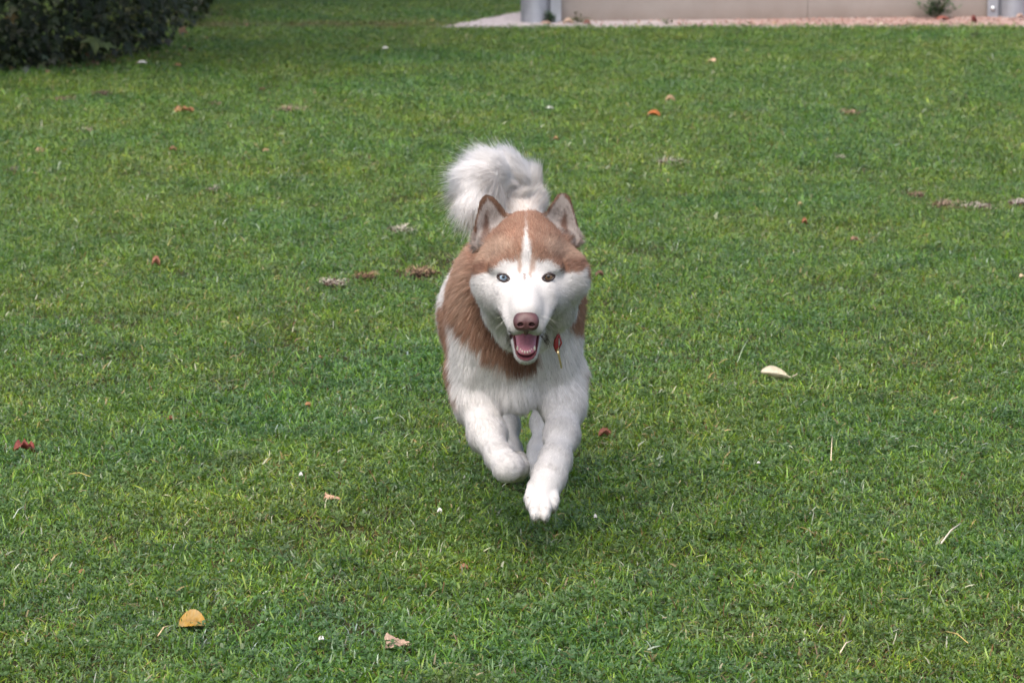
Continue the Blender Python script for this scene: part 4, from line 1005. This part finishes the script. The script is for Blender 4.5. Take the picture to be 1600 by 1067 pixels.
    ca_ = hc.attributes.new('Col', 'FLOAT_COLOR', 'POINT'); ca_.data.foreach_set('color', cols.ravel())
    nn = Nr + r.normal(size=(len(rep_), 3)) * .22; nn /= np.linalg.norm(nn, axis=1)[:, None]
    hc.attributes.new('lie', 'FLOAT_VECTOR', 'POINT').data.foreach_set('vector', np.repeat(nn[:, None, :], npt, 1).astype(np.float32).ravel())
    hc.materials.append(fur_mat)
    o = bpy.data.objects.new(parent_name, hc); link(o, dog); o['kind'] = 'stuff'
    print(parent_name, len(rep_))
    return o
fb = NM('dog_fur'); fa = fb.n('ShaderNodeAttribute', attribute_name='Col').outputs['Color']
fn = fb.n('ShaderNodeAttribute', attribute_name='lie').outputs['Vector']
fd = fb.n('ShaderNodeBsdfDiffuse', i_Color=fa, i_Normal=fn); ft = fb.n('ShaderNodeBsdfTranslucent', i_Color=fa)
fm = fb.n('ShaderNodeMixShader', i_0=.25, i_1=fd.outputs[0], i_2=ft.outputs[0])
fg = fb.n('ShaderNodeBsdfGlossy', i_Roughness=.45); fg.inputs['Color'].default_value = (.9, .9, .9, 1)
fm2 = fb.n('ShaderNodeMixShader', i_0=.035, i_1=fm.outputs[0], i_2=fg.outputs[0])
fur_mat = fb.fin(fm2.outputs[0])
istail = lambda c: (region(c)[1] > .5) * 1.0
strands(62000, 'fur', lambda c: 1.0 - istail(c), 1)
def facemask(c):
    return (comb(c, c)[1] < .0105) * (region(c)[1] < .3) * 1.0
strands(64000, 'short_fur', facemask, 5, child=6, rad=.00036)
strands(15000, 'tail_fur', istail, 2, child=9, rad=.00026)
# whiskers
wv = []
wm = simple('whisker', (.75, .74, .72), .4, nscale=50, var=.05)
allp = []; 
for s in (-1, 1):
    for k in range(4):
        b = at(822 + s * (21 + 3 * (k % 3)), 492 + 5 * (k // 3) + 2 * (k % 2), 5.535 + .006 * (k % 3))
        d = np.array([s * random.uniform(.7, 1), random.uniform(-.1, .5), random.uniform(-.5, .15)]); d /= np.linalg.norm(d); Lw = random.uniform(.025, .045)
        allp.append([b + d * Lw * t + np.array([0, .25, -.35]) * Lw * t * t for t in np.linspace(0, 1, 5)])
hc = bpy.data.hair_curves.new('whiskers'); hc.add_curves([5] * len(allp))
hc.attributes['position'].data.foreach_set('vector', (np.array(allp) - OFF).astype(np.float32).ravel())
(hc.attributes.get('radius') or hc.attributes.new('radius', 'FLOAT', 'POINT')).data.foreach_set('value', np.tile(np.array([.00016, .00015, .00012, .00008, .00003], np.float32), len(allp)))
hc.materials.append(wm); o = link(bpy.data.objects.new('whiskers', hc), dog); o['kind'] = 'stuff'

# --- collar with its tag: its own thing, worn by the dog
collar = empty('dog_collar', tuple(at(868, 520, 5.80))); tag(collar, 'red dog collar with a brass tag hanging edge-on at the husky\'s throat', 'collar')
CO = np.array(collar.location)
red = simple('red_enamel', (.22, .022, .022), .4, nscale=120, var=.3); brass = simple('brass', (.62, .50, .26), .28, metal=.9, nscale=90, var=.15)
webbing = simple('red_webbing', (.16, .02, .022), .8, nscale=300, var=.3, bump=.3)
cpt = [np.array([.022 + .070 * math.cos(a), 5.835 + .035 * math.sin(a), .485 + .085 * math.sin(a) * 1.0]) for a in np.linspace(0, 2 * math.pi, 49)]
tube('strap', cpt, .008, webbing, collar, CO)
def ringpts(c, r, ax1, ax2, n=20): return [c + (np.array(ax1) * math.cos(a) + np.array(ax2) * math.sin(a)) * r for a in np.linspace(0, 2 * math.pi, n + 1)]
TY = 5.715
# red teardrop holder and loop
hold = []
for (px, py, r) in ((873, 519, .0014), (871, 526, .0028), (869, 533, .0044), (868.5, 540, .0050), (870, 547, .0038), (871, 552, .0016)): hold.append((at(px, py, TY), r))
tube('tag_holder', [h[0] for h in hold], [h[1] for h in hold], red, collar, CO, 12)
tube('loop', [at(873, 545, TY - .004), at(877, 536, TY - .004), at(875, 528, TY - .003), at(872, 520, TY + .004), at(868, 510, TY + .045), at(867, 500, TY + .085)], .0016, red, collar, CO)
tube('split_ring', ringpts(at(871.5, 547, TY - .006), .0055, (.25, .0, .97), (.0, 1, 0)), .0009, brass, collar, CO)
a, b = at(871, 545, TY - .008), at(877.5, 575, TY - .006)
ax = (b - a) / np.linalg.norm(b - a); dep = np.array([0, 1.0, 0]) - ax * ax[1]; dep /= np.linalg.norm(dep); thk = np.cross(ax, dep)
def slab(c0, c1, wdt, th, mat, nm):
    v = []; f = []; n = 24; Lh = np.linalg.norm(c1 - c0) / 2; m = (c0 + c1) / 2
    for s in (-1, 1):
        for j in range(n):
            t = 2 * math.pi * j / n; cx_, cz_ = math.cos(t), math.sin(t)
            v.append(m + ax * Lh * np.sign(cx_) * abs(cx_) ** .5 + dep * wdt * np.sign(cz_) * abs(cz_) ** .5 + thk * th * s)
    f.append(tuple(range(n))[::-1]); f.append(tuple(range(n, 2 * n)))
    for j in range(n): f.append((j, (j + 1) % n, n + (j + 1) % n, n + j))
    return mesh_np(nm, np.array(v) - CO, f, mat, collar, False)
slab(a, b, .009, .0017, brass, 'tag')
